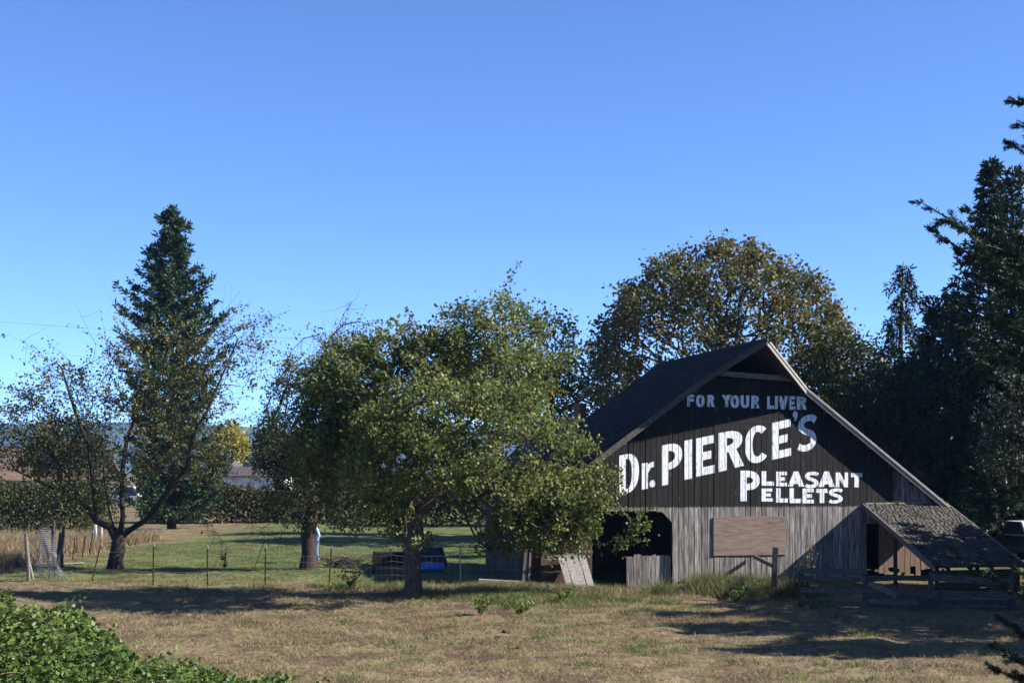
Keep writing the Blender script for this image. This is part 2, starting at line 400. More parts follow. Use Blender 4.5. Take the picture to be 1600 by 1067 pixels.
def tree(name, label, cat, base, trunk, targets, leafm, barkm, nleaf=40, sig=.22, L=.1, Wd=.06, tip=.008, rbase=.22, first=2,
         bias=.5, step=.45, seed=1, whips=0, whip_len=(1, 2.2), whip_leaf=8, group=None, bare=0.0, up=.3, extra=None, power=.5, path=.12, rmin=0.0, pre=()):
    rg = np.random.default_rng(seed)
    root = thing(name, label, cat, base, 0, group); b = np.array(base)
    P, par = colonize(np.asarray(trunk, float)-b, np.asarray(targets)-b, step, first, bias, path, rg, pre=[np.asarray([tuple(q) for q in l])-b for l in pre])
    r, ch, cnt = radii(par, tip, rbase, len(trunk), power)
    # root flare
    r[0] *= 1.35
    V, F = limb_mesh(P, par, r, rmin)
    tips = np.where(ch == 0)[0]
    if bare: tips = tips[rg.uniform(size=len(tips)) > bare]
    near = np.where((cnt <= 2))[0]
    src = np.concatenate([tips, tips, near]) if not bare else tips
    LP = []
    k = rg.choice(src, int(len(tips)*nleaf)); LP.append(P[k] + rg.normal(size=(len(k), 3))*sig)
    Vs, Fs = [V], [F]; nb = len(V)
    def addtube(pts, r0, r1):
        nonlocal nb
        pts = np.array(pts); m = len(pts); rr = np.linspace(r0, r1, m); d = unit(np.gradient(pts, axis=0))
        a = unit(np.cross(d, np.array([.3, .5, .81]))); c = np.cross(d, a); th = np.arange(3)*2*math.pi/3
        V2 = pts[:, None] + rr[:, None, None]*(np.cos(th)[None, :, None]*a[:, None]+np.sin(th)[None, :, None]*c[:, None])
        j = np.arange(3); i0 = np.arange(m-1)[:, None]*3
        Vs.append(V2.reshape(-1, 3)); Fs.append(np.stack([i0+j, i0+(j+1) % 3, i0+3+(j+1) % 3, i0+3+j], -1).reshape(-1, 4)+nb); nb += m*3
    cen = np.asarray(targets).mean(0)-b
    for _ in range(whips):
        q = rg.choice(near); l = rg.uniform(*whip_len); o = unit(P[q]-cen+rg.normal(size=3)*1.2); d = unit(o*np.array([1, 1, .4])+np.array([0, 0, rg.uniform(.1, 1.1)]))
        pts = [P[q]]
        for j in range(8):
            d = unit(d + np.array([0, 0, -.09]) + rg.normal(size=3)*.07); pts.append(pts[-1]+d*l/8)
        addtube(pts, tip*1.1, tip*.5)
        if whip_leaf:
            m = rg.poisson(whip_leaf); t = rg.integers(3, 9, m); LP.append(np.array(pts)[t]+rg.normal(size=(m, 3))*.07)
    if extra:
        for pts, r0, r1, tw, droop in extra:   # hand-laid bare limbs with hanging twigs
            pts = np.array(pts)-b; addtube(pts, r0, r1)
            for _ in range(tw):
                s = rg.uniform(.15, 1)*(len(pts)-1); i = min(int(s), len(pts)-2); p = pts[i]+(pts[i+1]-pts[i])*(s-i)
                d = unit(rg.normal(size=3)+np.array([0, 0, -droop])); q = [p]; l = rg.uniform(.4, 1.5)
                for j in range(6):
                    d = unit(d+np.array([0, 0, -.12*droop])+rg.normal(size=3)*.12); q.append(q[-1]+d*l/6)
                addtube(q, tip, tip*.5)
    put('trunk', mesh('trunk', np.concatenate(Vs), np.concatenate(Fs)), barkm, root, smooth=True)
    LP = np.concatenate(LP)
    V, F = leaves_mesh(LP, L, Wd, rg, up=up)
    put('crown', mesh('crown', V, F), leafm, root)
    return root

def conifer(name, label, base, H, Rb, leafm, barkm, nb=150, z0=.06, droop=.25, upturn=.35, sec=12, cards=14, L=.3, Wd=.07, seed=3, weep=0.0,
            prof=lambda t: (1-t)**.8, rtrunk=.3, group=None, cat='tree', lean=(0, 0), arc=None, seclen=.42, clump=.05, crowd=1.0, tips=(), lv=(.7, 1.12)):
    rg = np.random.default_rng(seed); root = thing(name, label, cat, base, 0, group)
    tz = np.linspace(0, H, 14); tr = np.stack([lean[0]*(tz/H)**2, lean[1]*(tz/H)**2, tz], 1)
    mb = MB(); mb.tube(tr, list(rtrunk*(1-tz/H)**.9+.015), 9)
    NP, ND = [], []
    for i in range(nb + len(tips)):
        t = z0 + (1-z0)*((i % nb+rg.uniform(0, 1))/nb)**crowd*.985
        az = rg.uniform(*arc) if arc else i*2.399+rg.normal()*.4
        l = Rb*prof(t)*rg.uniform(*lv)+.12
        tipv = None
        if i >= nb:
            tipv = np.array(tips[i-nb])-np.array(base); az = math.atan2(tipv[1], tipv[0]); l = math.hypot(tipv[0], tipv[1]); t = max(.02, (tipv[2]-.28*l)/H)
        o = np.array([np.interp(t*H, tz, tr[:, 0]), np.interp(t*H, tz, tr[:, 1]), t*H]); h = np.array([math.cos(az), math.sin(az), 0])
        s = np.linspace(0, 1, 9)
        zc = (-droop*s + upturn*s**2.2)*l*(1-.55*t) + s*l*.25*t
        if tipv is not None: zc = (tipv[2]-t*H)*s**1.15 - .10*l*np.sin(np.pi*s)
        pts = o + h*(s*l)[:, None] + np.array([0, 0, 1.])*zc[:, None] + rg.normal(size=(9, 3))*.012*l*s[:, None]
        mb.tube(pts, list(np.linspace(.012+.012*l, .006, 9)), 4, cap=False)
        side = np.array([-h[1], h[0], 0]); dn = unit(np.gradient(pts, axis=0))
        ns = max(4, int(sec*(.35+.65*l/Rb)))
        ss = rg.uniform(.12, 1, ns)
        for sv in ss:
            p = np.array([np.interp(sv, s, pts[:, k]) for k in range(3)]); dd = dn[min(8, int(sv*8))]
            ln = max(.12, seclen*l*(1.05-sv)*rg.uniform(.5, 1.1)+.1)
            d = unit(dd*.7 + side*rg.choice((-1, 1))*rg.uniform(.3, 1.1) + np.array([0, 0, rg.normal()*.2])*(1-weep) + np.array([0, 0, -2.2*weep]))
            if weep: ln = rg.uniform(.5, 1.5)*weep*(.4+.6*prof(t))
            k = max(5, int(cards*(.4+ln))); u = rg.uniform(0, 1, k)
            NP.append(p+d*(u*ln)[:, None]+rg.normal(size=(k, 3))*clump + np.array([0, 0, -.12])*(u*u*ln)[:, None]); ND.append(np.tile(d*.8, (k, 1)))
        k = int(cards*1.4*(.3+l*.5)); u = rg.uniform(.1, 1, k)
        NP.append(np.stack([np.interp(u, s, pts[:, q]) for q in range(3)], 1)+rg.normal(size=(k, 3))*clump); ND.append(dn[(u*8).astype(int)]*.7)
    mb.build('trunk', barkm, root, smooth=True)
    P = np.concatenate(NP); D = np.concatenate(ND)
    V, F = leaves_mesh(P, L, Wd, rg, d=D, up=.5, jit=.5)
    put('crown', mesh('crown', V, F), leafm, root)
    return root
# ------------------------------------------------------------------ the barn (local x along the front, y into the barn, z up)
BO = Vector((7.96, 47.3, 0)); BA = math.atan2(.216, .976)
ca, sa = math.cos(BA), math.sin(BA)
def wall(px, py):                             # photo spot on the barn's front -> (x, z) on that wall
    k = (px-800)/FPX
    u = (k*BO.y - BO.x)/(ca - k*sa); Y = BO.y + sa*u
    return u, EYE - (py-HOR)/FPX*Y
def b2w(x, y, z=0): return Vector((BO.x + ca*x - sa*y, BO.y + sa*x + ca*y, z))
RX, RZ, SR, SL, LEN = -.06, 8.05, .758, .728, 9.1
EL, ER = -7.45, 7.42                          # eave ends of the roof
WL, WR = -7.2, 7.25
def roof(x): return RZ - (SR*(x-RX) if x > RX else SL*(RX-x))
def hood(x):                                  # how far the roof runs out in front of the wall
    if x > RX: return .29 + 1.37*max(0, 1-(x-RX)/(2.0))
    return .29 + 1.37*max(0, 1-(RX-x)/(1.8))
barn = thing('barn', 'old weathered barn with black gable painted in big white letters', 'barn', BO, BA)
rb = random.Random(5)
# front boards
OX0, OX1, OZ = -5.47, -2.72, 2.46             # the doorway
def open_top(x): return OZ if x < -3.1 else OZ - (x+3.1)/.38*.39
edges = [WL]
fixed = [OX0, OX1, 4.28, 4.72, WR]
while edges[-1] < WR - .01:
    n = edges[-1] + rb.choice((.17, .19, .2, .22, .24))
    for f in fixed:
        if edges[-1] < f - .005 and n > f - .09: n = f; break
    edges.append(n)
boards = []
LDX0, LDX1, LDZ0, LDZ1 = -1.13, .83, 5.14, 6.02      # cross-boarded loft door
for a, b in zip(edges[:-1], edges[1:]):
    g = rb.choice((.006, .01, .014, .024)); off = rb.uniform(0, .016); a2, b2 = a+g/2, b-g/2
    mid = (a+b)/2
    def top(x): return min(roof(x)-.10, 6.86 if abs(x) < 1.6 else 9)
    segs = []
    if OX0-.01 < mid < OX1+.01: segs.append((open_top(a2), open_top(b2), 9, 9))
    elif 4.28 < mid < 4.72: segs.append((2.0+rb.uniform(-.1, .1), 2.0, 9, 9))
    else:
        z = rb.uniform(-.05, .10) if mid < 4.3 else rb.uniform(.12, .5); segs.append((z+rb.uniform(-.03, .03), z, 9, 9))
    if LDX0 < mid < LDX1:
        s = segs.pop(); segs += [(s[0], s[1], LDZ0, LDZ0), (LDZ1, LDZ1, 9, 9)]
    for (z0, z1, t0, t1) in segs:
        ta, tb = min(t0, top(a2)), min(t1, top(b2))
        if a2 < RX < b2: poly = [(a2, z0), (b2, z1), (b2, tb), (a2, ta)]
        else: poly = [(a2, z0), (b2, z1), (b2, tb), (a2, ta)]
        if min(ta-z0, tb-z1) < .05: continue
        MB().prism(poly, -off-.028, -off).build('board', M['barn'] if mid > OX0 else M['brown_wood'], barn)
    boards.append((a2, b2, -off-.028))
for z in np.arange(LDZ0+.004, LDZ1-.02, .22):
    z2 = min(z+.212, LDZ1-.004); off = rb.uniform(.0, .01)
    MB().box(LDX0+.01, LDX1-.01, -off-.03, -off, z, z2).build('loft_door_plank', M['barn'], barn)
# side and back walls, board by board
def wallrun(p0, p1, top0, top1, n, ins):
    for i in range(n):
        s0, s1 = i/n, (i+1)/n; dx, dy = p1[0]-p0[0], p1[1]-p0[1]; ln = math.hypot(dx, dy); g = (rb.uniform(.003, .01) if ins else -.004)/ln
        q0 = (p0[0]+dx*(s0+g), p0[1]+dy*(s0+g)); q1 = (p0[0]+dx*(s1-g), p0[1]+dy*(s1-g))
        nn = (-dy/ln*.028, dx/ln*.028); o = rb.uniform(0, .012); ox, oy = nn[0]/.028*o, nn[1]/.028*o
        z0 = rb.uniform(-.05, .06); h0, h1 = top0+(top1-top0)*s0, top0+(top1-top0)*s1
        v = [(q0[0]+ox, q0[1]+oy, z0), (q1[0]+ox, q1[1]+oy, z0), (q1[0]+ox, q1[1]+oy, h1), (q0[0]+ox, q0[1]+oy, h0)]
        v += [(x+nn[0], y+nn[1], z) for x, y, z in v]
        MB().add(v, [(0,1,2,3),(7,6,5,4),(0,4,5,1),(1,5,6,2),(2,6,7,3),(3,7,4,0)]).build('board', M['dark_wood'], barn)
wallrun((WL, LEN), (WL, .03), roof(WL)-.1, roof(WL)-.1, 36, 1)
wallrun((WR, .03), (WR, LEN), roof(WR)-.1, roof(WR)-.1, 30, 0)
wallrun((RX, LEN), (WL+.03, LEN), RZ-.1, roof(WL)-.1, 26, 0)
wallrun((WR-.03, LEN), (RX, LEN), roof(WR)-.1, RZ-.1, 26, 0)
# frame inside: posts, loft floor, cross rail
for x in (-5.6, -2.55, .2, 3.0):
    for y in (.25, 4.5):
        MB().box(x-.09, x+.09, y-.09, y+.09, 0, 2.55).build('inner_post', M['dark_wood'], barn)
for y in (.25, 2.3, 4.5, 6.8):
    MB().box(WL+.1, WR-.1, y-.1, y+.1, 2.56, 2.76).build('cross_beam', M['dark_wood'], barn)
MB().box(WL+.05, WR-.05, .05, LEN-.05, 2.77, 2.83).build('loft_floor', M['dark_wood'], barn)
a, b = wall(1122, 584), wall(1242, 593)
MB().beam((a[0], -.16, a[1]), (b[0], -.16, b[1]), .12, .17).build('hood_beam', M['grey_wood'], barn)
# low gate inside the doorway
for i in range(6):
    x = -4.26 + i*.255
    MB().prism([(x+.005, -.03), (x+.25, -.03), (x+.25, 1.0+rb.uniform(-.05, .03)), (x+.005, 1.0+rb.uniform(-.05, .03))], .10, .13).build('gate_plank', M['barn'], barn)
# roof slabs
TH = .09
def slab(side):
    xe = EL if side < 0 else ER; ks = RX-1.8 if side < 0 else RX+2.0
    top = [(RX, -hood(RX)), (ks, -.29), (xe, -.29), (xe, LEN+.3), (RX, LEN+.3)]
    v = [(x, y, roof(x)) for x, y in top] + [(x, y, roof(x)-TH) for x, y in top]
    f = [(0,1,2,3,4), (9,8,7,6,5)] + [(i, 5+i, 5+(i+1) % 5, (i+1) % 5) for i in range(5)]
    MB().add(v, f).build('roof_deck', M['dark_wood'], barn)
    # shingle courses
    s = SL if side < 0 else SR; ln = abs(xe-RX)*math.hypot(1, s); cx = math.cos(math.atan(s)); sz = math.sin(math.atan(s))
    V, F = [], []; nrow = int(ln/.155); base = 0
    nrm = np.array([side*sz, 0, cx])
    for r in range(nrow+1):
        d0 = min(ln+.03, r*.155+.2); d1 = max(0, r*.155-.02)
        x0 = RX+side*d0*cx; yf = -hood(RX+side*(r*.155+.1)*cx)-.03
        y = yf + rb.uniform(0, .1)
        while y < LEN+.3:
            w = rb.uniform(.16, .34); y1 = min(y+w-.008, LEN+.33); lift = .022+rb.uniform(0, .012); dd = d0+rb.uniform(-.02, .02)
            pts = []
            for (d, h) in ((d1, .004), (dd, .006), (dd, lift+.006), (d1, .012)):
                p = np.array([RX+side*d*cx, 0, RZ-d*sz]) + nrm*h; pts.append(p)
            for p in pts: V.append((p[0], y, p[2]))
            for p in pts: V.append((p[0], y1, p[2]))
            q = [(3, 2, 6, 7), (1, 5, 6, 2), (0, 1, 2, 3), (7, 6, 5, 4)]
            F += [tuple(base+i for i in f) for f in q]; base += 8; y += w
    put('shingles', mesh('shingles', V, np.array(F)), M['shingle'], barn, kind='stuff')
    # barge boards on the front edge, two lengths; shade (left) and sun (right) put into the wood tone
    for (xa, xb) in ((RX, ks), (ks, xe)):
        pa = (xa, -hood(xa)-.02, roof(xa)-.09); pb = (xb, -hood(xb)-.02, roof(xb)-.09)
        MB().beam(pa, pb, .035, .17).build('barge_board', M['trim_shaded' if side < 0 else 'pale_wood'], barn)
        pa = (xa, -hood(xa)-.055, roof(xa)-.0); pb = (xb, -hood(xb)-.055, roof(xb)-.0)
        MB().beam(pa, pb, .03, .07).build('rake_trim', M['trim_shaded' if side < 0 else 'pale_wood'], barn)
    for i in range(1, 9):                     # rafter tails under the hood
        x = RX+side*(.35+i*.8)
        if abs(x) > 7.3: break
        MB().box(x-.04, x+.04, -hood(x)+.02, .35, roof(x)-TH-.16 if abs(x-RX) > .3 else 7.6, roof(x)-TH-.005 - abs(.04*s)).build('lookout', M['dark_wood'], barn)
slab(-1); slab(1)
MB().prism([(RX-.16, RZ-.07), (RX, RZ+.05), (RX+.16, RZ-.07), (RX, RZ+.02)], -1.72, LEN+.34).build('ridge_cap', M['shingle'], barn)

# painted letters, cut along the board joints so that each board carries its own piece
def ring(cx, cy, rx, ry, tx, ty, a0, a1, n=22, pw=1.0):
    out = []
    for i in range(n):
        q = []
        for t in (a0+(a1-a0)*i/n, a0+(a1-a0)*(i+1)/n):
            c, s = math.cos(t), math.sin(t); c = math.copysign(abs(c)**pw, c); s = math.copysign(abs(s)**pw, s)
            q.append(((cx+rx*c, cy+ry*s), (cx+(rx-tx)*c, cy+(ry-ty)*s)))
        out.append([q[0][0], q[1][0], q[1][1], q[0][1]])
    return out
def rect(x0, x1, y0, y1): return [[(x0, y0), (x1, y0), (x1, y1), (x0, y1)]]
PI = math.pi
def glyph(ch, t, h):                          # t stem width, h bar height, in letter-box units
    if ch == 'F': return rect(0, t, 0, 1)+rect(0, 1, 1-h, 1)+rect(0, .88, .42, .42+h)
    if ch == 'E': return rect(0, t, 0, 1)+rect(0, .98, 1-h, 1)+rect(0, .82, .5-h/2, .5+h/2)+rect(0, 1, 0, h)
    if ch == 'L': return rect(0, t, 0, 1)+rect(0, 1, 0, h*1.15)
    if ch == 'I': return rect(0, 1, 0, 1)
    if ch == 'T': return rect(0, 1, 1-h*1.15, 1)+rect(.5-t/2, .5+t/2, 0, 1)
    if ch == 'O': return ring(.5, .5, .5, .5, t, h, 0, 2*PI, 36, .85)
    if ch == 'C': return ring(.56, .5, .56, .5, t*1.02, h, .27*PI, 1.76*PI, 30, .9)
    if ch == 'D': return rect(0, t, 0, 1)+rect(0, .4, 1-h*.8, 1)+rect(0, .4, 0, h*.8)+ring(.4, .5, .6, .5, t*1.1, h*.8, -PI/2, PI/2, 20, .85)
    if ch in 'PR':
        y = .36 if ch == 'P' else .45; c = (1+y)/2; ry = (1-y)/2; w = 1 if ch == 'P' else .93; cx = t*.9
        g = rect(0, t, 0, 1)+rect(0, cx+.05, 1-h*.92, 1)+rect(0, cx+.05, y, y+h*.92)+ring(cx, c, w-cx, ry, .35, h*.92, -PI/2, PI/2, 18, .84)
        if ch == 'R': g += [[(1-t*1.1, 0), (1, 0), (.34+t, y+h*.5), (.34, y+h*.5)]]
        return g
    if ch == 'U': return rect(0, t, .38, 1)+rect(1-t, 1, .38, 1)+ring(.5, .4, .5, .4, t, h, PI, 2*PI, 20, .85)
    if ch == 'Y': return [[(.5-t/2, .5), (.5+t/2, .5), (t*1.15, 1), (0, 1)], [(.5-t/2, .5), (.5+t/2, .5), (1, 1), (1-t*1.15, 1)]]+rect(.5-t/2, .5+t/2, 0, .52)
    if ch == 'V': return [[(.5-t/2, 0), (.5+t/2, 0), (t, 1), (0, 1)], [(.5-t/2, 0), (.5+t/2, 0), (1, 1), (1-t, 1)]]
    if ch == 'A': return [[(0, 0), (t, 0), (.5+t*.42, 1), (.5-t*.42, 1)], [(1-t, 0), (1, 0), (.5+t*.42, 1), (.5-t*.42, 1)]]+rect(.24, .76, .17, .17+h)
    if ch == 'N': return rect(0, t, 0, 1)+rect(1-t, 1, 0, 1)+[[(0, 1), (t*1.15, 1), (1, 0), (1-t*1.15, 0)]]
    if ch == 'r': return rect(0, t, 0, 1)+[[(t*.9, .55), (t*1.5, .78), (1, .80), (1, 1), (t*1.5, 1.0), (t*.9, .9)]]
    if ch == '.': return ring(.5, .5, .5, .5, .499, .499, 0, 2*PI, 18)
    if ch == ',': return ring(.52, .66, .44, .34, .439, .339, 0, 2*PI, 16)+[[(.96, .64), (.9, .35), (.62, .0), (.3, .06), (.5, .25), (.55, .5)]]
    if ch == 'S':
        c = [(.97, .80), (.80, .885), (.50, .90), (.24, .845), (.165, .715), (.28, .60), (.52, .525), (.75, .45), (.845, .31), (.76, .17), (.50, .10), (.22, .105), (.03, .17)]
        pts = []                               # smooth the centre line
        for i in range(len(c)-1):
            p0, p1, p2, p3 = c[max(i-1, 0)], c[i], c[i+1], c[min(i+2, len(c)-1)]
            for j in range(3):
                u = j/3; pts.append(tuple(.5*((2*p1[k])+(-p0[k]+p2[k])*u+(2*p0[k]-5*p1[k]+4*p2[k]-p3[k])*u*u+(-p0[k]+3*p1[k]-3*p2[k]+p3[k])*u**3) for k in (0, 1)))
        pts.append(c[-1]); out = []; off = []
        for i, p in enumerate(pts):
            a, b = pts[max(i-1, 0)], pts[min(i+1, len(pts)-1)]; dx, dy = b[0]-a[0], b[1]-a[1]; l = math.hypot(dx, dy) or 1
            off.append((-dy/l*t*.5, dx/l*h*.5))
        for i in range(len(pts)-1):
            (x0, y0), (x1, y1) = pts[i], pts[i+1]; (a0, b0), (a1, b1) = off[i], off[i+1]
            out.append([(x0+a0, y0+b0), (x1+a1, y1+b1), (x1-a1, y1-b1), (x0-a0, y0-b0)])
        return out
def area(p): return sum(p[i][0]*p[(i+1) % len(p)][1]-p[(i+1) % len(p)][0]*p[i][1] for i in range(len(p)))/2
def clip(poly, x, keep):                      # keep = +1 keeps the side right of x
    out = []
    for i in range(len(poly)):
        a, b = poly[i], poly[(i+1) % len(poly)]; ia, ib = (a[0]-x)*keep >= 0, (b[0]-x)*keep >= 0
        if ia: out.append(a)
        if ia != ib:
            s = (x-a[0])/(b[0]-a[0]); out.append((x, a[1]+s*(b[1]-a[1])))
    return out
def letter(ch, xl, xr, ytl, ytr, ybl, ybr, t, h, name):
    tl, tr, bl, br = wall(xl, ytl), wall(xr, ytr), wall(xl, ybl), wall(xr, ybr)
    vs, fs = [], []
    for p in glyph(ch, t, h):
        if area(p) < 0: p = p[::-1]
        fs.append(list(range(len(vs), len(vs)+len(p)))); vs += [Vector(q) for q in p]
    res = delaunay_2d_cdt(vs, [], fs, 1, 1e-5)
    pv = []
    for q in res[0]:
        x, y = q
        T = ((1-x)*tl[0]+x*tr[0], (1-x)*tl[1]+x*tr[1]); B = ((1-x)*bl[0]+x*br[0], (1-x)*bl[1]+x*br[1])
        pv.append(((1-y)*B[0]+y*T[0], (1-y)*B[1]+y*T[1]))
    V, F = [], []
    for k_, f in enumerate(res[2]):
        if not res[5][k_]: continue          # a counter inside a letter stays open
        tri = [pv[i] for i in f]
        if area(tri) < 0: tri = tri[::-1]
        for (a, b, yo) in boards:
            m = (a+b)/2; y = yo-.003
            if min(q[0] for q in tri) > b or max(q[0] for q in tri) < a: continue
            c = clip(clip(tri, a, 1), b, -1)
            if len(c) < 3 or abs(area(c)) < 1e-6: continue
            if LDX0 < m < LDX1 and LDZ0 < sum(q[1] for q in c)/len(c) < LDZ1: y = -.044
            F.append(tuple(range(len(V), len(V)+len(c)))); V += [(q[0], y, q[1]) for q in c]
    put('painted_letter', mesh('painted_letter', V, F), WHITEP, barn, label='white painted letter %s' % name)
for ch, a, b, t, c in [('F',1073.1,1084.9,616.4,635.2),('O',1086.9,1100,616.7,636),('R',1104,1116.4,617,635.5),('Y',1127,1142,617,636),('O',1140.8,1154.2,617.5,637.4),
        ('U',1156.5,1170,617.7,637.4),('R',1172.9,1186,618,637.8),('L',1197.8,1209.2,619,639),('I',1210.2,1214.5,618.6,639),('V',1215,1230.6,618.6,639.6),('E',1231.9,1242.4,619,640),('R',1244.4,1260.2,619.4,640)]:
    letter(ch, a, b, t, t, c, c, .36, .24, ch)
for ch, xl, xr, ytl, ytr, ybl, ybr, t, h in [('D',967,997.8,711.5,706,775,764,.33,.15),('r',1002.4,1021,724,721,764.8,761,.5,.3),('.',1014,1023.3,750.5,749,762,760.5,.4,.4),
        ('P',1033.7,1065.2,696,689,758.6,752,.31,.19),('I',1068.2,1080.8,688.7,686,749.7,747,.3,.3),('E',1087,1116,685,679,744.6,738.5,.36,.21),('R',1122,1162,676.5,669,737.5,727,.32,.19),
        ('C',1163.3,1198.4,667.5,662.5,726.5,720,.32,.17),('E',1205.4,1235.2,661,654,718.4,711.5,.36,.21),(',',1237,1246.2,642.6,642.2,658,657.5,.4,.4),('S',1246.4,1274.3,650.5,645,707,703.5,.34,.17)]:
    letter(ch, xl, xr, ytl, ytr, ybl, ybr, t, h, {'.': 'full stop', ',': 'apostrophe'}.get(ch, ch))
for ch, a, b, t, c in [('P',1156.2,1186.3,735,782.8),('L',1189,1208.6,735.8,758.5),('E',1212.2,1229,736.6,759.4),('A',1230.3,1256,736.2,759.8),('S',1257.2,1277.6,736.8,762.2),('A',1277.8,1303.6,736.2,760.4),('N',1305,1324.8,737.9,761),('T',1328.8,1346.5,738.8,761),
        ('E',1188.6,1207,762.8,783.1),('L',1212,1230.3,762.4,784.7),('L',1232.7,1251,762.4,785.6),('E',1253.3,1271,763,786),('T',1274.3,1292.7,763.3,785.4),('S',1294.6,1315.6,762.8,786)]:
    big = ch == 'P'
    letter(ch, a, b, t, t, c, c, .33 if big else {'N': .29, 'A': .33, 'S': .36}.get(ch, .38), .23 if big else (.25 if ch != 'S' else .21), ch)

# plywood sheet over the old opening, in one piece
x0, z1 = wall(1114, 807); x1, z0 = wall(1227, 866)
MB().box(x0, x1, -.075, -.048, z0, z1).build('plywood_sheet', M['ply'], barn, label='bare brown plywood sheet nailed over the boards')

# ------------------------------------------------------------------ lean-to against the barn front
shed = thing('lean_to_shed', 'low shingled lean-to shed built against the barn front', 'shed', b2w(5.65, -2.4), BA)
sh = lambda x, y, z: (x-5.65, y+2.4, z)       # barn coordinates -> shed coordinates
SX0, SX1, SE, SZ0, SZ1 = 4.19, 7.18, 4.81, 2.64, .84
def sroof(y): return SZ0 + (SZ1-SZ0)*(-y/SE)
v = [sh(x, y, sroof(y)-d) for d in (0, .06) for (x, y) in ((SX0, -.05), (SX1, -.05), (SX1, -SE), (SX0, -SE))]
MB().add(v, [(0,3,2,1),(4,5,6,7),(0,1,5,4),(1,2,6,5),(2,3,7,6),(3,0,4,7)]).build('roof_deck', M['dark_wood'], shed)
V, F, base = [], [], 0
sl = math.atan2(SZ0-SZ1, SE); L0 = math.hypot(SE, SZ0-SZ1)
for r in range(int(L0/.11)+1):
    d0 = min(L0+.05, r*.11+.15); d1 = max(0, r*.11-.02); x = SX0-.06+rb.uniform(-.05, .02)
    while x < SX1+.02:
        w = rb.uniform(.08, .2); xb = min(x+w-.008, SX1+.06); lift = .014+rb.uniform(0, .016); dd = d0+rb.uniform(-.03, .03)
        for xx in (x, xb):
            for (d, h) in ((d1, .004), (dd, .004), (dd, lift), (d1, .012)):
                V.append(sh(xx, -.05-d*math.cos(sl)-h*math.sin(sl), SZ0-d*math.sin(sl)+h*math.cos(sl)))
        F += [tuple(base+i for i in f) for f in ((3,7,6,2),(1,2,6,5),(0,3,2,1),(4,5,6,7))]; base += 8; x += w
put('shingles', mesh('shingles', V, np.array(F)), M['shake'], shed, kind='stuff')
for x in (SX0-.08, SX1+.08):
    MB().beam(sh(x, -.06, SZ0-.05), sh(x, -SE-.02, SZ1-.05), .04, .17).build('barge_board', M['grey_wood'], shed)
MB().beam(sh(SX0, -.08, SZ0+.03), sh(SX1+.1, -.08, SZ0+.03), .10, .05).build('flashing_board', M['pale_wood'], shed)
rg = np.random.default_rng(4); n = 900
mp_ = np.stack([rg.uniform(SX0, SX1+.1, n)-5.65, rg.normal(-.12, .04, n)+2.4, rg.normal(SZ0+.03, .025, n)], 1)
keep = rg.uniform(size=n) < np.clip((vnoise(mp_[:, 0]*3+9, mp_[:, 1]*0, 3)-.25)*2, 0, 1)
Vm, Fm = leaves_mesh(mp_[keep], .05, .05, rg, up=1.0); put('moss', mesh('moss', Vm, Fm), M['moss'], shed, kind='stuff')
for (x, y) in ((SX0+.12, -SE+.15), (SX1-.1, -SE+.15), (SX0+.12, -2.0), (SX1-.1, -2.0), (5.7, -SE+.15)):
    MB().box(x-.05-5.65, x+.05-5.65, y-.05+2.4, y+.05+2.4, -.1, sroof(y)-.07).build('post', M['dark_wood'], shed)
for i, z in enumerate((.0, .19, .38, .57)):
    MB().beam(sh(SX0+.1, -SE+.07, z+rb.uniform(-.02, .02)+.06), sh(SX1-.05, -SE+.07, z+rb.uniform(-.03, .03)+.06), .03, .178).build('wall_plank', M['brown_wood'], shed)
for i in range(4):
    x = SX0+.5+i*.75
    MB().beam(sh(x, -.06, SZ0-.13), sh(x, -SE+.05, SZ1-.13), .05, .1).build('rafter', M['dark_wood'], shed)

# ------------------------------------------------------------------ plank fence in front of the lean-to
def G(px, py):
    x, y = gp(px, py); return Vector((x, y, float(gz(x, y))))
M['fence_wood'] = mat('fence_wood', [(.3, (.035, .03, .027)), (.55, (.11, .098, .088)), (.75, (.21, .19, .17))], 5, (.5, 6, 6), rnd=.3, bump=.3)
pf = thing('plank_fence', 'dark weathered plank fence in front of the lean-to shed', 'fence', G(1410, 948))
o = pf.location
def fp(px, z, d=0.0):                         # a spot on the fence line, height z above the ground
    s = (px-1250)/(1585-1250); a, b = gp(1250, 946), gp(1585, 952)
    return Vector((a[0]+(b[0]-a[0])*s, a[1]+(b[1]-a[1])*s-d, z)) - Vector((o.x, o.y, 0)) - Vector((0, 0, o.z))
for px, h in ((1253, .98), (1355, 1.06), (1458, 1.02), (1582, .95)):
    q = fp(px, 0); MB().box(q.x-.06, q.x+.06, q.y+.02, q.y+.14, -.2, h).build('post', M['dark_wood'], pf)
for (pa, pb, za, zb, h, d) in ((1250,1356,.98,.99,.16,0),(1250,1356,.74,.75,.12,.01),(1250,1358,.44,.42,.14,0),(1250,1360,.10,.07,.14,0),
        (1356,1460,.80,.84,.13,0),(1354,1475,.33,.30,.17,.03),(1358,1586,.02,-.02,.16,.03),(1455,1586,.86,.72,.20,.03),(1459,1586,.42,.38,.16,0),(1436,1586,.16,.20,.14,.07)):
    MB().beam(fp(pa, za, d), fp(pb, zb, d), .035, h).build('plank', M['fence_wood'], pf)
MB().beam(fp(1358, .68, .06), fp(1402, .34, .06), .035, .15).build('brace', M['grey_wood'], pf)

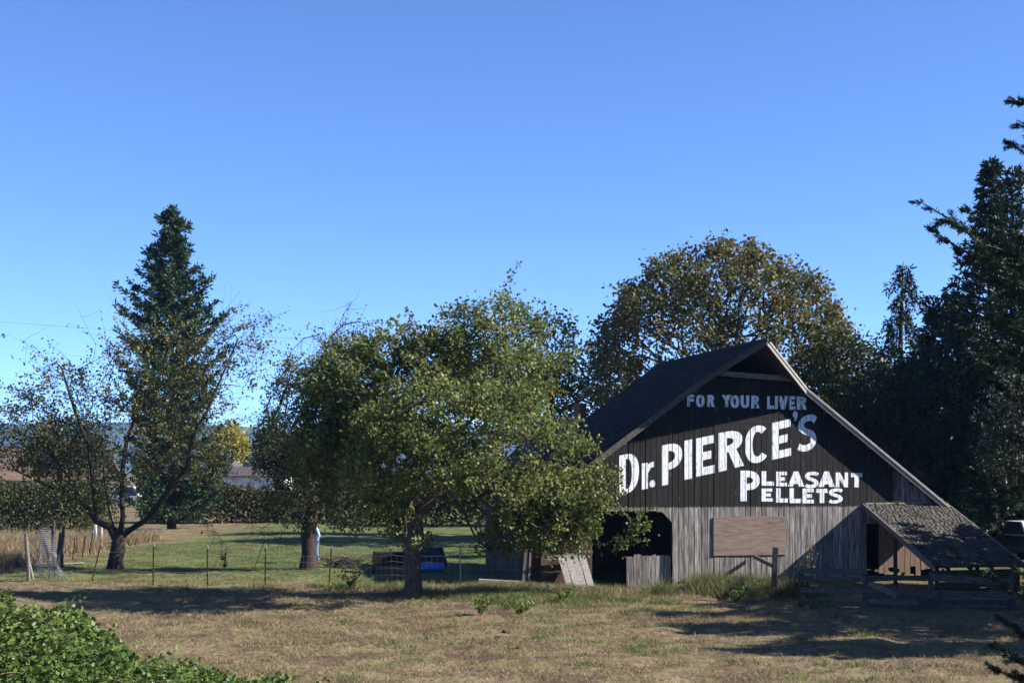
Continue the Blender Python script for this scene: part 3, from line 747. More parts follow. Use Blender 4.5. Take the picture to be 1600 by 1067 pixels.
# lone post with a rail back to the barn
a = G(1208, 936); post = thing('rail_post', 'dark leaning wooden post with a rail in front of the plywood', 'post', a)
MB().prism([(-.075, -.2), (.075, -.2), (.14, 1.55), (.0, 1.57)], -.07, .07).build('post', M['dark_wood'], post)
w = wall(1176, 869); q = b2w(w[0], -.12, w[1]) - a
MB().beam((.1, .05, .97), (q.x, q.y, q.z), .05, .13).build('rail', M['grey_wood'], post)

# ------------------------------------------------------------------ loose timber at the barn's left corner
t = thing('leaning_plank_panel', 'whitish plank panel leaning beside the barn doorway', 'panel', G(900, 919), BA)
pw = [0, .17, .40, .62, .86, 1.0]
for i in range(4):
    x0, x1 = -.42+i*.235, -.42+(i+1)*.235-.012; h = 1.0+rb.uniform(-.03, .03)
    v = [(x0+.12, -.1-.03*(i % 2), -.08-.02*i), (x1+.12, -.1-.03*(i % 2), -.08-.02*i), (x1-.1, .35, h), (x0-.1, .35, h)]
    v += [(x, y-.035, z) for x, y, z in v]
    MB().add(v, [(0,1,2,3),(7,6,5,4),(0,4,5,1),(1,5,6,2),(2,6,7,3),(3,7,4,0)]).build('plank', M['pale_wood'], t)
MB().beam((-.85, .42, .94), (.33, .42, 1.02), .04, .14).build('top_rail', M['pale_wood'], t)
t = thing('old_door', 'dark brown door panel leaning at the barn corner', 'door', G(848, 917), BA)
for i in range(4):
    x0 = -.46+i*.23
    MB().prism([(x0, -.08), (x0+.22, -.08), (x0+.22, 1.72), (x0, 1.72)], .1+.01*(i % 2), .14+.01*(i % 2)).build('plank', M['brown_wood'], t)
MB().box(-.44, .44, .07, .10, .85, .99).build('ledge', M['brown_wood'], t)
for px, dx, lab in ((817, .16, 'outer of two grey boards leaning upright by the brown door'), (826, .10, 'inner of two grey boards leaning upright by the brown door')):
    t = G(px, 918); MB().beam((0, 0, -.1), (dx, .25, 1.75), .1 if dx > .12 else .07, .05, (0, 1, 0)).build('upright_board', M['grey_wood'], None, loc=t, label=lab, category='board', group='boards leaning at the barn corner')
t = G(783, 921); MB().beam((-.72, 0, .14), (.62, .05, .06), .2, .2).build('squared_timber', M['pale_wood'], None, loc=t, bevel=.01, label='pale squared timber lying at the foot of the wire fence', category='timber')
t = G(868, 913); MB().beam((-.24, 0, .86), (.26, .03, .94), .12, .12).build('short_plank', M['pale_wood'], None, loc=t, label='short pale plank wedged across the brown door', category='plank')
t = G(860, 921); MB().beam((-.3, 0, .07), (.25, .02, .09), .14, .12).build('sill_timber', M['grey_wood'], None, loc=t, label='short grey timber lying under the brown door', category='timber')

# ------------------------------------------------------------------ wire fence across the paddock
wf = thing('wire_fence', 'sagging woven wire fence on thin steel posts', 'fence', (0, 47, 0))
posts = [(140, 909, 60, 18, 'rust'), (239, 914, 65, 1, 'rust'), (324, 914, 64, 0, 'rust'), (414, 914, 62, 1, 'rust'), (513, 914, 62, 5, 'rust'), (614, 915, 62, -4, 'rust'), (720, 915, 62, -1, 'steel'), (815, 915, 58, 0, 'rust')]
tops = []
for px, py, hp, lean, mk in posts:
    b = G(px, py); s = FPX/b.y; h = hp/s; tp = b + Vector((lean/s, 0, h)); tops.append((b, tp))
    a0, a1 = b-Vector((0, 47, 0))-Vector((0, 0, .3)), tp-Vector((0, 47, 0))
    mb = MB(); mb.beam(a0, a1, .045, .012); mb.beam(a0+Vector((0, .012, 0)), a1+Vector((0, .012, 0)), .010, .035); mb.build('steel_post', M[mk], wf)
    MB().beam(a1-Vector((0, 0, .1)), a1+Vector((0, 0, .01)), .052, .05).build('post_cap', M['pale_wood'] if mk == 'rust' else M['steel'], wf)
mb = MB()
for (b0, t0), (b1, t1) in zip(tops[:-1], tops[1:]):
    woven = b0.x > -8.2
    fr = (.08, .27, .45, .62, .78) if woven else (.35, .82)
    for f in fr:
        pts = []
        for j in range(9):
            s = j/8; p = (b0+(t0-b0)*f)*(1-s)+(b1+(t1-b1)*f)*s; pts.append(p-Vector((0, 47.02, .10*f*math.sin(math.pi*s)+.02*math.sin(9*s))))
        mb.tube(pts, .0035, 3, cap=False)
    if woven:
        n = 12
        for j in range(1, n):
            s = j/n; sag = .10*math.sin(math.pi*s)
            p = (b0*(1-s)+b1*s); q = b0*(1-s)+b1*s+((t0-b0)*(1-s)+(t1-b1)*s)*.78-Vector((0, 0, .78*sag))
            mb.tube([p-Vector((0, 47.02, -.06)), (p+q)/2-Vector((.03*math.sin(j*7), 47.02, 0)), q-Vector((0, 47.02, 0))], .003, 3, cap=False)
mb.build('woven_wire', M['wire'], wf, kind='stuff')
t = G(396, 888); MB().beam((0, 0, -.1), (.42, .1, 1.05), .05, .03).build('leaning_stake', M['rust'], None, loc=t, label='thin dark stake leaning towards the fruit trees', category='stake')

# old gate posts and rolled netting on the left
for px, py, h, dx, r, lab in ((44, 909, 1.62, -.05, .07, 'pale split post nearest the bramble, left of the netting'), (52, 906, 1.25, -.22, .05, 'thin post leaning on the pale split post'),
        (84, 878, 1.75, -.02, .085, 'tall dark post behind the wire netting'), (91, 884, 1.35, .05, .07, 'short dark post amid the post cluster'),
        (97, 886, 1.62, .03, .07, 'dark post right of the post cluster'), (80, 886, 1.1, -.3, .06, 'dark post leaning left into the wire netting')):
    b = G(px, py); mb = MB(); k = [Vector((dx*s+.03*math.sin(5*s+px), 0, -.2+(h+.2)*s)) for s in (0, .25, .5, .75, 1)]
    mb.tube(k, [r, r*.95, r*.9, r*.95, r*.7], 7).build('wooden_post', M['grey_wood'] if px < 60 else M['dark_wood'], None, smooth=False, loc=b, label=lab, category='post', group='old gate posts by the bramble')
nb = G(72, 902); mb = MB(); rn = random.Random(3)
for i in range(46):                           # upright wires of the crumpled netting, leaning with the posts
    s = i/45; x0 = -.35+s*1.05; zt = 2.05*(1-abs(s-.35)*.9)
    pts = [Vector((x0*(1-.45*q)+.10*math.sin(7*q+i*.35)-.1*q, .25*math.sin(i*.5+q*2), zt*q)) for q in (0, .2, .4, .6, .8, 1)]
    mb.tube(pts, .0055, 3, cap=False)
for j in range(26):
    z = .05+j*.072; pts = []
    for i in range(0, 46, 3):
        s = i/45; zt = 2.05*(1-abs(s-.35)*.9); q = min(1, z/zt)
        if z < zt: pts.append(Vector(((-.35+s*1.05)*(1-.45*q)+.10*math.sin(7*q+i*.35)-.1*q, .25*math.sin(i*.5+q*2), z)))
    if len(pts) > 2: mb.tube(pts, .0045, 3, cap=False)
mb.build('wire_netting', M['wire'], None, loc=nb, label='crumpled grey wire netting hung between old gate posts', category='netting')
for i, (px, py, dx, h) in enumerate(((113, 874, .12, .95), (122, 862, -.08, .85), (128, 870, .15, .95), (140, 866, .14, 1.0))):
    b = G(px, py); mb = MB(); mb.beam((0, 0, -.1), (dx, 0, h), .05, .03); so = mb.build('red_stake', M['rust'], None, loc=b, category='stake', group='red stakes by the old gate',
        label=['leftmost red stake by the old gate', 'dark red stake leaning left, second by the gate', 'third red stake by the old gate, pale tip', 'rightmost red stake by the old gate, pale tip'][i])
    if i != 1: MB().beam((dx, 0, h+.002), (dx*1.1, 0, h+.11), .052, .032).build('tip', M['pale_wood'], so)
t = G(106, 881); MB().beam((-.15, 0, .05), (.6, .2, .07), .22, .04).build('ground_board', M['pale_wood'], None, loc=t, label='pale board lying flat right of the old gate posts', category='board')
for i, (px, h, dx) in enumerate(((152, 1.25, .12), (157, 1.05, -.05))):
    b = G(px, 850); mb = MB(); mb.tube([(0, 0, -.05), (-dx*.5, 0, h*.5), (-dx, 0, h)], [.09, .11, .07], 7)
    mb.build('rolled_tarp', flat('tarp%d' % i, (.62, .62, .64) if i == 0 else (.35, .30, .26)), None, loc=b, label=('white rolled tarp propped upright behind the left fruit tree', 'brown rolled mat beside the white tarp roll')[i], category='roll')
pal = G(227, 831); pt = thing('aluminium_bench', 'pale low slatted bench lying in the far pasture', 'bench', pal)
for i in range(4): MB().box(-1.1, 1.1, i*.28, i*.28+.2, .1, .14).build('slat', M['steel'], pt)
for x in (-.9, 0, .9): MB().box(x-.05, x+.05, 0, 1.05, -.02, .098).build('runner', M['steel'], pt)

# dark feeder, blue drum, brush pile
t = thing('hay_feeder', 'dark low wooden feeder standing in the barn shadow', 'feeder', G(614, 893), R(6))
blackw = mat('tarred_wood', [(.3, (.012, .010, .010)), (.7, (.045, .038, .035))], 8, (1, 3, 3), rnd=.2)
for i in range(3): MB().box(-.68, .75, -.33+.0*i, -.29, .26+i*.165, .415+i*.165).build('side_plank', blackw, t)
for i in range(3): MB().box(-.68, .75, .4, .44, .26+i*.165, .415+i*.165).build('side_plank', blackw, t)
MB().box(-.66, .73, -.28, .39, .70, .735).build('lid', blackw, t)
for x in (-.72, .72):
    for y in (-.3, .38): MB().prism([(x-.09, -.05), (x+.06, -.05), (x+.05, .76), (x-.03, .76)], y-.05, y+.05).build('leg', blackw, t)
t = thing('blue_drum', 'blue plastic drum lying on its side behind the pear trunk', 'drum', G(674, 893), R(4))
bl = flat('blue_plastic', (.025, .15, .58), .4, 0, .5)
mb = MB(); xs_ = [-.47, -.46, -.3, -.28, -.26, -.02, 0, .02, .26, .28, .3, .46, .47]; rs_ = [.13, .155, .16, .17, .16, .16, .17, .16, .16, .17, .16, .155, .13]
mb.tube([(x, 0, .165) for x in xs_], rs_, 20).build('barrel', bl, t, smooth=False)
for y in (-.07, .07): MB().tube([(.465, y, .18), (.49, y, .18)], .025, 10).build('bung', blackw, t)
t = thing('blue_tarp_stack', 'dark blue tarp draped over a crate beside the drum', 'tarp', G(676, 886))
tp = flat('blue_tarp', (.006, .018, .06), .6); me = bmesh.new(); bmesh.ops.create_grid(me, x_segments=16, y_segments=10, size=1)
for v in me.verts:
    e = max(abs(v.co.x), abs(v.co.y)); top = e < .62
    v.co = Vector((v.co.x*.62, v.co.y*.45, (.86 if top else .86-(e-.62)*1.9)+.03*math.sin(v.co.x*9+v.co.y*5)))
mm = bpy.data.meshes.new('tarp_sheet'); me.to_mesh(mm); me.free(); put('tarp_sheet', mm, tp, t, smooth=True)
MB().box(-.33, .33, -.22, .22, 0, .82).build('crate', blackw, t)
bp = G(535, 888); mb = MB(); rn = random.Random(9)
for i in range(130):
    a = rn.uniform(0, 6.28); r0 = rn.uniform(0, .6); z = rn.uniform(0, .45)*(1-r0); d = rn.uniform(0, 6.28); l = rn.uniform(.3, 1.0)
    p = Vector((r0*math.cos(a)*1.3, r0*math.sin(a), z)); q = p+Vector((math.cos(d)*l, math.sin(d)*l*.6, rn.uniform(-.1, .45)*l)); m_ = (p+q)/2+Vector((0, 0, rn.uniform(-.05, .12)))
    q.z = max(q.z, .02); mb.tube([p, m_, q], [.018, .014, .006], 4, cap=False)
mb.build('brush_pile', M['bark'], None, loc=bp, label='heap of cut branches right of the middle fruit tree', category='brush pile')

# ------------------------------------------------------------------ far buildings
def house(name, label, cat, loc, rz, w, d, h, rh, wm, rm, wins=(), chim=None, ov=.4, door=None):
    t = thing(name, label, cat, loc, rz)
    MB().prism([(-d/2, 0), (d/2, 0), (d/2, h), (0, h+rh), (-d/2, h)], -w/2, w/2).build('wall', wm, t)
    for s in (-1, 1):
        e = d/2+ov; zz = h-rh*ov/(d/2)
        v = [(0, -w/2-ov, h+rh+.02), (s*e, -w/2-ov, zz+.02), (s*e, w/2+ov, zz+.02), (0, w/2+ov, h+rh+.02)]
        v += [(x, y, z+.16) for x, y, z in v]
        ro = MB().add(v, [(0,1,2,3),(7,6,5,4),(0,4,5,1),(1,5,6,2),(2,6,7,3),(3,7,4,0)]).build('roof', rm, t)
        if chim and s == chim[0]: MB().box(chim[1]-.24, chim[1]+.24, chim[2]-.24, chim[2]+.24, h, chim[3]).build('chimney', flat('brick', (.17, .085, .065), .9), ro)
    for side, p, z, ww, hh in wins:
        if side in 'LR':
            x = (-1 if side == 'L' else 1)*(d/2); o = -.03 if side == 'L' else .03
            f = MB().box(min(x, x+o), max(x, x+o), p-ww/2, p+ww/2, z, z+hh).build('window', flat('frame_white', (.7, .7, .7)), t)
            MB().box(min(x+o, x+o*1.5), max(x+o, x+o*1.5), p-ww/2+.1, p+ww/2-.1, z+.1, z+hh-.1).build('pane', flat('dark_glass', (.02, .025, .03), .15), f)
        else:
            y = -w/2
            f = MB().box(p-ww/2, p+ww/2, y-.03, y, z, z+hh).build('window', flat('frame_white', (.7, .7, .7)), t)
            MB().box(p-ww/2+.1, p+ww/2-.1, y-.045, y-.03, z+.1, z+hh-.1).build('pane', flat('dark_glass', (.02, .025, .03), .15), f)
    return t
white = flat('white_siding', (.74, .74, .74), .7); brownroof = mat('brown_roof', [(.3, (.12, .08, .06)), (.7, (.21, .145, .11))], 2, rough=.9)
darkroof = mat('dark_roof', [(.3, (.06, .05, .05)), (.7, (.12, .10, .10))], 3, rough=.9); darksid = flat('dark_siding', (.05, .05, .055), .9); brownsid = flat('brown_siding', (.15, .085, .06), .9)
p = at(352, 756, 170); house('roadside_shop', 'long white building with grey roof beyond the hedge', 'building', (p.x+1, 170, 0), R(90), 13, 7, 3.2, 1.0, white, darkroof, [('R', y, .9, 1.1, 1.3) for y in (-4.5, -2.2, 0, 2.2, 4.5)]+[('L', y, .9, 1.1, 1.3) for y in (-4.5, -2.2, 0, 2.2, 4.5)])
p = at(350, 740, 195); house('brown_gable_house', 'brown gabled house behind the long white building', 'house', (p.x, 195, 0), 0, 8, 6.4, 2.9, 3.2, brownsid, darkroof, [('F', 0, 3.0, 1.0, 1.2), ('F', -1.8, .9, 1.0, 1.2)])
p = at(48, 740, 135); house('long_brown_shed', 'long low shed with faded brown roof at the far left', 'shed', (p.x, 135, 0), R(90), 13, 11, 3.2, 2.7, darksid, brownroof, [('R', y, 1.0, 1.4, 1.2) for y in (-4, 0, 4)], ov=.8)
p = at(868, 700, 78); house('white_farmhouse', 'white farmhouse with brick chimney behind the barn', 'house', (p.x+1.2, 78, 0), R(35), 5.5, 5, 4.4, 2.2, white, darkroof, [('F', -1.1, 2.7, .8, 1.3), ('F', 1.1, 2.7, .8, 1.3), ('L', 1, 2.7, .8, 1.3)], (-1, -.4, -.8, 7.5))

# ------------------------------------------------------------------ vehicles
glass = flat('car_glass', (.03, .045, .06), .08, 0, .6, .05); tyre = flat('tyre_rubber', (.02, .02, .02), .9); chrome = flat('chrome', (.6, .6, .62), .25, .9)
def wheel(t, x, y, r, w):
    q = MB().tube([(x-w/2, y, r), (x-w/2+.03, y, r), (x+w/2-.03, y, r), (x+w/2, y, r)], [r*.9, r, r, r*.9], 20).build('wheel', tyre, t)
    MB().tube([(x-w/2-.01, y, r), (x+w/2+.01, y, r)], r*.55, 14).build('rim', chrome, q)
def vehicle(name, label, loc, rz, prof, roofp, w, paint, wheels, r, group=None, pickup=False, cabp=None):
    t = thing(name, label, 'truck' if pickup else 'car', loc, rz)          # front points to local -y
    v = []; n = len(prof)
    for s in (-1, 1): v += [(s*w/2, y, z) for y, z in prof]
    MB().add(v, [tuple(range(n)), tuple(range(2*n-1, n-1, -1))]+[(i, n+i, n+(i+1) % n, (i+1) % n) for i in range(n)]).build('body', paint, t, bevel=.05)
    (y0, z0), (y1, z1), (y2, z2), (y3, z3) = roofp; k = w/2-.04; k2 = w/2-.2
    v = [(-k, y0, z0), (k, y0, z0), (k2, y1, z1), (-k2, y1, z1), (-k2, y2, z2), (k2, y2, z2), (k, y3, z3), (-k, y3, z3)]
    MB().add(v, [(0,1,2,3),(3,2,5,4),(4,5,6,7),(0,3,4,7),(1,6,5,2),(0,7,6,1)]).build('cab', cabp or paint, t, bevel=.03)
    def pane(q, nm, off):
        q = [Vector(p) for p in q]; c = sum(q, Vector())/4; q = [c+(p-c)*.86+Vector(off) for p in q]
        MB().add(q, [(0, 1, 2, 3)]).build(nm, glass, t)
    pane([v[0], v[1], v[2], v[3]], 'windshield', (0, -.012, .008)); pane([v[4], v[5], v[6], v[7]], 'rear_window', (0, .012, .008))
    pane([v[0], v[3], v[4], v[7]], 'side_window', (-.012, 0, .004)); pane([v[1], v[6], v[5], v[2]], 'side_window', (.012, 0, .004))
    yf, zb = min(p[0] for p in prof), prof[0][1]
    gh = .82 if pickup else .62
    for s in (-1, 1): MB().box(s*w*.36-.12, s*w*.36+.12, yf-.02, yf+.02, gh, gh+.16).build('headlight', flat('lamp_glass', (.7, .7, .72), .2), t)
    if pickup:
        MB().add([(-w/2+.1, -2.55, 1.085), (w/2-.1, -2.55, 1.085), (w/2-.1, -1.2, 1.175), (-w/2+.1, -1.2, 1.175), (-w/2+.1, -2.55, 1.05), (w/2-.1, -2.55, 1.05), (w/2-.1, -1.2, 1.14), (-w/2+.1, -1.2, 1.14)],
                 [(0,1,2,3),(7,6,5,4),(0,4,5,1),(1,5,6,2),(2,6,7,3),(3,7,4,0)]).build('hood', cabp, t)
        for s in (-1, 1): MB().box(s*(w/2-.03)-.03, s*(w/2-.03)+.03, .85, 2.58, 1.12, 1.30).build('bed_side', paint, t)
    MB().box(-w*.22, w*.22, yf-.015, yf+.02, gh-.02, gh+.18).build('grille', chrome, t)
    MB().box(-w/2, w/2, yf-.1, yf+.03, gh-.30, gh-.14).build('bumper', chrome, t)
    for y in wheels:
        for s in (-1, 1): wheel(t, s*(w/2-.11), y, r, .22)
    return t
p = at(1604, 860, 58)
vehicle('pickup_truck', 'pickup truck at the far right, sun and shade painted into its colours', (p.x+.25, 58.4, 0), R(14),
        [(-2.6, .45), (-2.6, 1.06), (-1.2, 1.15), (2.6, 1.12), (2.6, .5)], [(-1.15, 1.15), (-.55, 1.72), (.55, 1.72), (.8, 1.13)], 1.85, flat('shaded_paint', (.02, .02, .022), .25, 0, .5), (-1.75, 1.6), .37, pickup=True, cabp=flat('sunlit_paint', (.62, .63, .65), .35, 0, .5))  # pale cab and hood stand for sunlit parts, dark body for shade
p = at(1534, 850, 68)
vehicle('blue_car', 'blue car half hidden behind the lean-to roof and trunk', (p.x, 68.5, 0), R(35),
        [(-2.1, .35), (-2.1, .75), (-.9, .9), (1.5, .92), (2.1, .8), (2.1, .35)], [(-.95, .9), (-.2, 1.42), (.9, 1.42), (1.6, .92)], 1.7, flat('blue_paint', (.05, .12, .30), .25, 0, .5), (-1.3, 1.3), .31)
p = at(203, 758, 150)
vehicle('white_van', 'white van parked beyond the hedge behind the left tree', (p.x, 150, 0), R(80),
        [(-2.4, .4), (-2.4, 1.0), (-1.5, 1.15), (2.4, 1.2), (2.4, .4)], [(-1.5, 1.14), (-.8, 2.2), (2.3, 2.2), (2.4, 1.18)], 1.9, white, (-1.5, 1.5), .35)
p = at(222, 758, 150)
vehicle('white_car', 'white car parked right of the white van beyond the hedge', (p.x+2.5, 151, 0), R(80),
        [(-2.1, .35), (-2.1, .75), (-.9, .9), (1.5, .92), (2.1, .8), (2.1, .35)], [(-.95, .9), (-.2, 1.42), (.9, 1.42), (1.6, .92)], 1.7, white, (-1.3, 1.3), .31)
# ------------------------------------------------------------------ trees
LM = {}
LM['pear'] = leafmat('pear_leaf', [(.1, (.04, .055, .013)), (.45, (.11, .135, .036)), (.8, (.225, .24, .068)), (.98, (.32, .31, .12))], .40, .5, .22, patch=.55, pscale=1.0, k=.88)
LM['apple'] = leafmat('apple_leaf', [(.1, (.04, .048, .016)), (.5, (.095, .105, .03)), (.9, (.20, .165, .06))], .25, .5)
LM['apple2'] = leafmat('old_apple_leaf', [(.1, (.03, .038, .012)), (.6, (.08, .09, .026)), (.95, (.17, .165, .06))], .22, .5)
LM['maple'] = leafmat('maple_leaf', [(.15, (.05, .07, .016)), (.45, (.11, .11, .03)), (.72, (.19, .135, .042)), (.95, (.31, .15, .045))], .35, .5, patch=.55, pscale=.35)
LM['dark'] = leafmat('dark_leaf', [(.1, (.010, .020, .007)), (.6, (.028, .045, .013)), (.95, (.08, .10, .028))], .22, .6, pscale=.4)
LM['mid'] = leafmat('mid_leaf', [(.1, (.025, .04, .012)), (.6, (.07, .085, .025)), (.95, (.17, .15, .05))], .25, .5, pscale=.4)
LM['silver'] = leafmat('silver_leaf', [(.1, (.05, .06, .035)), (.6, (.12, .13, .075)), (.95, (.24, .24, .15))], .2, .5)
LM['rust'] = leafmat('rust_leaf', [(.1, (.10, .03, .012)), (.6, (.24, .075, .025)), (.95, (.36, .15, .04))], .3, .5)
LM['yellow'] = leafmat('yellow_leaf', [(.1, (.20, .20, .02)), (.6, (.45, .38, .03)), (.95, (.60, .50, .06))], .4, .5)
LM['fir'] = leafmat('fir_needle', [(.1, (.007, .018, .010)), (.6, (.018, .040, .018)), (.95, (.050, .085, .033))], .1, .5, patch=.25)
LM['spruce'] = leafmat('spruce_needle', [(.1, (.014, .034, .016)), (.6, (.036, .075, .030)), (.95, (.095, .14, .05))], .12, .5)
LM['bramble'] = leafmat('bramble_leaf', [(.08, (.05, .085, .018)), (.5, (.12, .19, .04)), (.88, (.21, .29, .075)), (.97, (.24, .13, .06))], .30, .5, .25, patch=.45, pscale=2.2, k=.66)

def gv(px, py): return tuple(G(px, py))
# pear in front
b = G(645, 934); Y = b.y
T = [b+Vector((0, 0, -.1)), b+Vector((.02, 0, .5)), b+Vector((-.02, .02, 1.0)), b+Vector((.04, 0, 1.5)), b+Vector((.08, .05, 1.9)), b+Vector((.10, .05, 2.4))]
E = pel(Y, [(705, 650, 135, 135), (775, 565, 95, 95), (640, 745, 105, 95), (835, 735, 100, 95), (905, 785, 50, 55), (870, 825, 65, 40), (575, 640, 80, 85), (530, 600, 62, 70), (505, 690, 55, 75), (690, 560, 60, 55), (560, 770, 60, 60), (545, 700, 60, 60), (600, 560, 50, 45), (790, 810, 90, 50), (650, 825, 70, 30), (690, 690, 95, 85, -3.2), (790, 690, 80, 85, -3.0), (610, 710, 60, 70, -3.0)], 1.15)
rg = np.random.default_rng(21)
tg = np.concatenate([blob(pel(Y, [(855, 822, 72, 42), (905, 805, 36, 46), (790, 835, 60, 32), (830, 780, 80, 60)], .8), 300, rg, .2), thin(blob(E, 3000, rg, .5), 1.0, .37), np.array([at(*q, Y) for q in ((783, 462), (800, 470), (745, 480), (700, 490), (1005, 822), (990, 832), (975, 800), (985, 815), (970, 850), (940, 850), (900, 862), (880, 560), (530, 700), (640, 515), (965, 745), (720, 478))])])
tree('pear_tree', 'bushy green pear tree in front, left of the barn', 'tree', tuple(b), T, tg, LM['pear'], M['bark'], 72, .135, .122, .088, .007, .25, 3, seed=21, whips=300, whip_len=(.5, 1.5), whip_leaf=34, power=.62, bias=.7)

# middle old fruit tree
b = G(481, 893); Y = b.y
T = [b+Vector((0, 0, -.1)), b+Vector((.05, 0, .6)), b+Vector((.0, 0, 1.3)), b+Vector((.1, 0, 1.9)), b+Vector((.15, 0, 2.6))]
E = pel(Y, [(480, 650, 70, 95), (505, 745, 85, 65), (550, 590, 60, 70), (445, 715, 45, 70), (520, 680, 70, 90), (470, 790, 60, 30)], 1.2)
rg = np.random.default_rng(22)
dead = [([at(500, 590, Y), at(505, 560, Y), at(516, 528, Y), at(535, 508, Y), at(560, 502, Y), at(585, 510, Y), at(606, 530, Y)], .05, .008, 34, .6), ([at(507, 545, Y), at(495, 525, Y), at(475, 528, Y), at(455, 548, Y), at(445, 575, Y)], .03, .006, 26, 1.3),
        ([at(525, 518, Y), at(538, 490, Y), at(550, 470, Y)], .018, .006, 10, -.3), ([at(470, 700, Y), at(430, 690, Y), at(400, 720, Y), at(385, 770, Y)], .03, .006, 40, 1.6), ([at(460, 740, Y), at(420, 760, Y), at(395, 800, Y)], .025, .006, 34, 1.8), ([at(455, 650, Y), at(425, 640, Y), at(400, 665, Y)], .025, .006, 26, 1.3),
        ([at(480, 800, Y), at(440, 800, Y), at(405, 830, Y)], .025, .005, 26, 1.2), ([at(470, 780, Y), at(450, 820, Y), at(430, 850, Y)], .02, .005, 14, 1.2)]
tree('old_fruit_tree', 'dark gnarled fruit tree with bare drooping twigs in the middle', 'tree', tuple(b), T, thin(blob(E, 2000, rg, .5), 1.1, .41), LM['apple2'], M['bark_dark'], 46, .15, .10, .07, .007, .28, 3, seed=22, whips=260, whip_len=(.5, 1.4), whip_leaf=8, extra=dead, power=.6, bias=.7)

# left sparse fruit tree
b = G(180, 886); Y = b.y
w_ = lambda px, py, dy=0.0: at(px, py, Y+dy)
T = [b+Vector((0, 0, -.1)), b+Vector((0, 0, .35)), w_(184, 858), w_(186, 841)]
rg = np.random.default_rng(23)
E = pel(Y, [(190, 680, 110, 85), (110, 700, 75, 75), (290, 640, 75, 85), (200, 590, 80, 60), (50, 690, 65, 65), (10, 690, 50, 60), (85, 610, 60, 50), (300, 720, 60, 45), (370, 560, 45, 60), (255, 570, 60, 50), (330, 560, 45, 45), (160, 760, 70, 35)], .8)
PRE = [[w_(186, 840), w_(168, 828, .1), w_(150, 815, .2), w_(136, 798, .4), w_(125, 780, .5), w_(108, 750, .7), w_(88, 718, .9), w_(62, 688, 1.1), w_(35, 660, 1.1), w_(5, 640, 1)],
       [w_(125, 780, .5), w_(95, 768, .2), w_(62, 750, 0), w_(25, 735, -.2), w_(-15, 735, -.3)],
       [w_(163, 750, -.9), w_(140, 700, -1), w_(115, 640, -.8), w_(95, 580, -.6)],
       [w_(184, 842), w_(176, 815, -.3), w_(168, 785, -.6), w_(163, 750, -.9), w_(156, 705, -1.2), w_(150, 655, -1.4)],
       [w_(187, 840), w_(194, 805, .3), w_(195, 770, .6), w_(192, 735, .8), w_(199, 685, 1.1), w_(212, 630, 1.2)],
       [w_(188, 842), w_(203, 826), w_(222, 812, -.2), w_(246, 795, -.4), w_(268, 765, -.6), w_(288, 730, -.8), w_(305, 690, -1), w_(322, 645, -1), w_(340, 600, -1), w_(375, 535, -.8)],
       [w_(246, 795), w_(275, 790, .4), w_(305, 800, .8), w_(325, 825, 1)]]
tg = blob(E, 1150, rg, .55)
ex = [([w_(60, 690), w_(40, 655), w_(0, 625)], .012, .006, 4, .2), ([w_(130, 640), w_(150, 540), w_(120, 480)], .012, .006, 5, 0), ([w_(300, 620), w_(365, 520), w_(440, 490)], .014, .006, 8, .2), ([w_(310, 690), w_(350, 720), w_(380, 760)], .014, .005, 26, 1), ([w_(300, 800), w_(330, 820), w_(350, 850)], .014, .005, 26, .8),
      ([w_(60, 720), w_(20, 700), w_(-20, 730)], .012, .005, 14, .8), ([w_(330, 560), w_(355, 480), w_(375, 455)], .010, .005, 5, 0), ([w_(100, 640), w_(70, 560), w_(30, 530)], .012, .005, 6, 0)]
tree('sparse_fruit_tree', 'sparse thin-leaved fruit tree with spreading limbs on the left', 'tree', tuple(b), T, tg, LM['apple'], M['bark_dark'], 24, .15, .125, .09, .006, .29, 2, bias=.8, seed=23, pre=[[q+Vector(np.random.default_rng(int(abs(q.x*97+q.z*31))).normal(0, .07, 3)) if 0 < i else q for i, q in enumerate(l)] for l in PRE], whips=560, whip_len=(.8, 2.4), whip_leaf=12, bare=.2, extra=ex, power=.78)

# broad maple behind the barn
Y = 74.0; gx = (1130-800)/FPX*Y; b = Vector((gx, Y, 0))
T = [b, b+Vector((0, 0, 1.2)), b+Vector((.1, 0, 2.4)), b+Vector((0, 0, 3.6)), b+Vector((.2, 0, 5)), b+Vector((.2, 0, 6.5))]
rg = np.random.default_rng(24)
E = pel(Y, [(1122, 570, 202, 188), (1050, 530, 105, 105), (1210, 510, 108, 105), (1290, 570, 45, 80), (1140, 458, 110, 78)], .85)
tg = np.concatenate([blob(E[:1], 700, rg, .86), blob(E[1:], 700, rg, .78)]); tg = thin(tg[(tg[:, 2] > 5)], .6, .33)
tree('maple_tree', 'broad domed maple turning brown and orange behind the barn', 'tree', tuple(b), T, tg, LM['maple'], M['bark'], 54, .27, .21, .18, .013, .38, 2, bias=1.0, step=.9, seed=24, power=.5, path=.3)

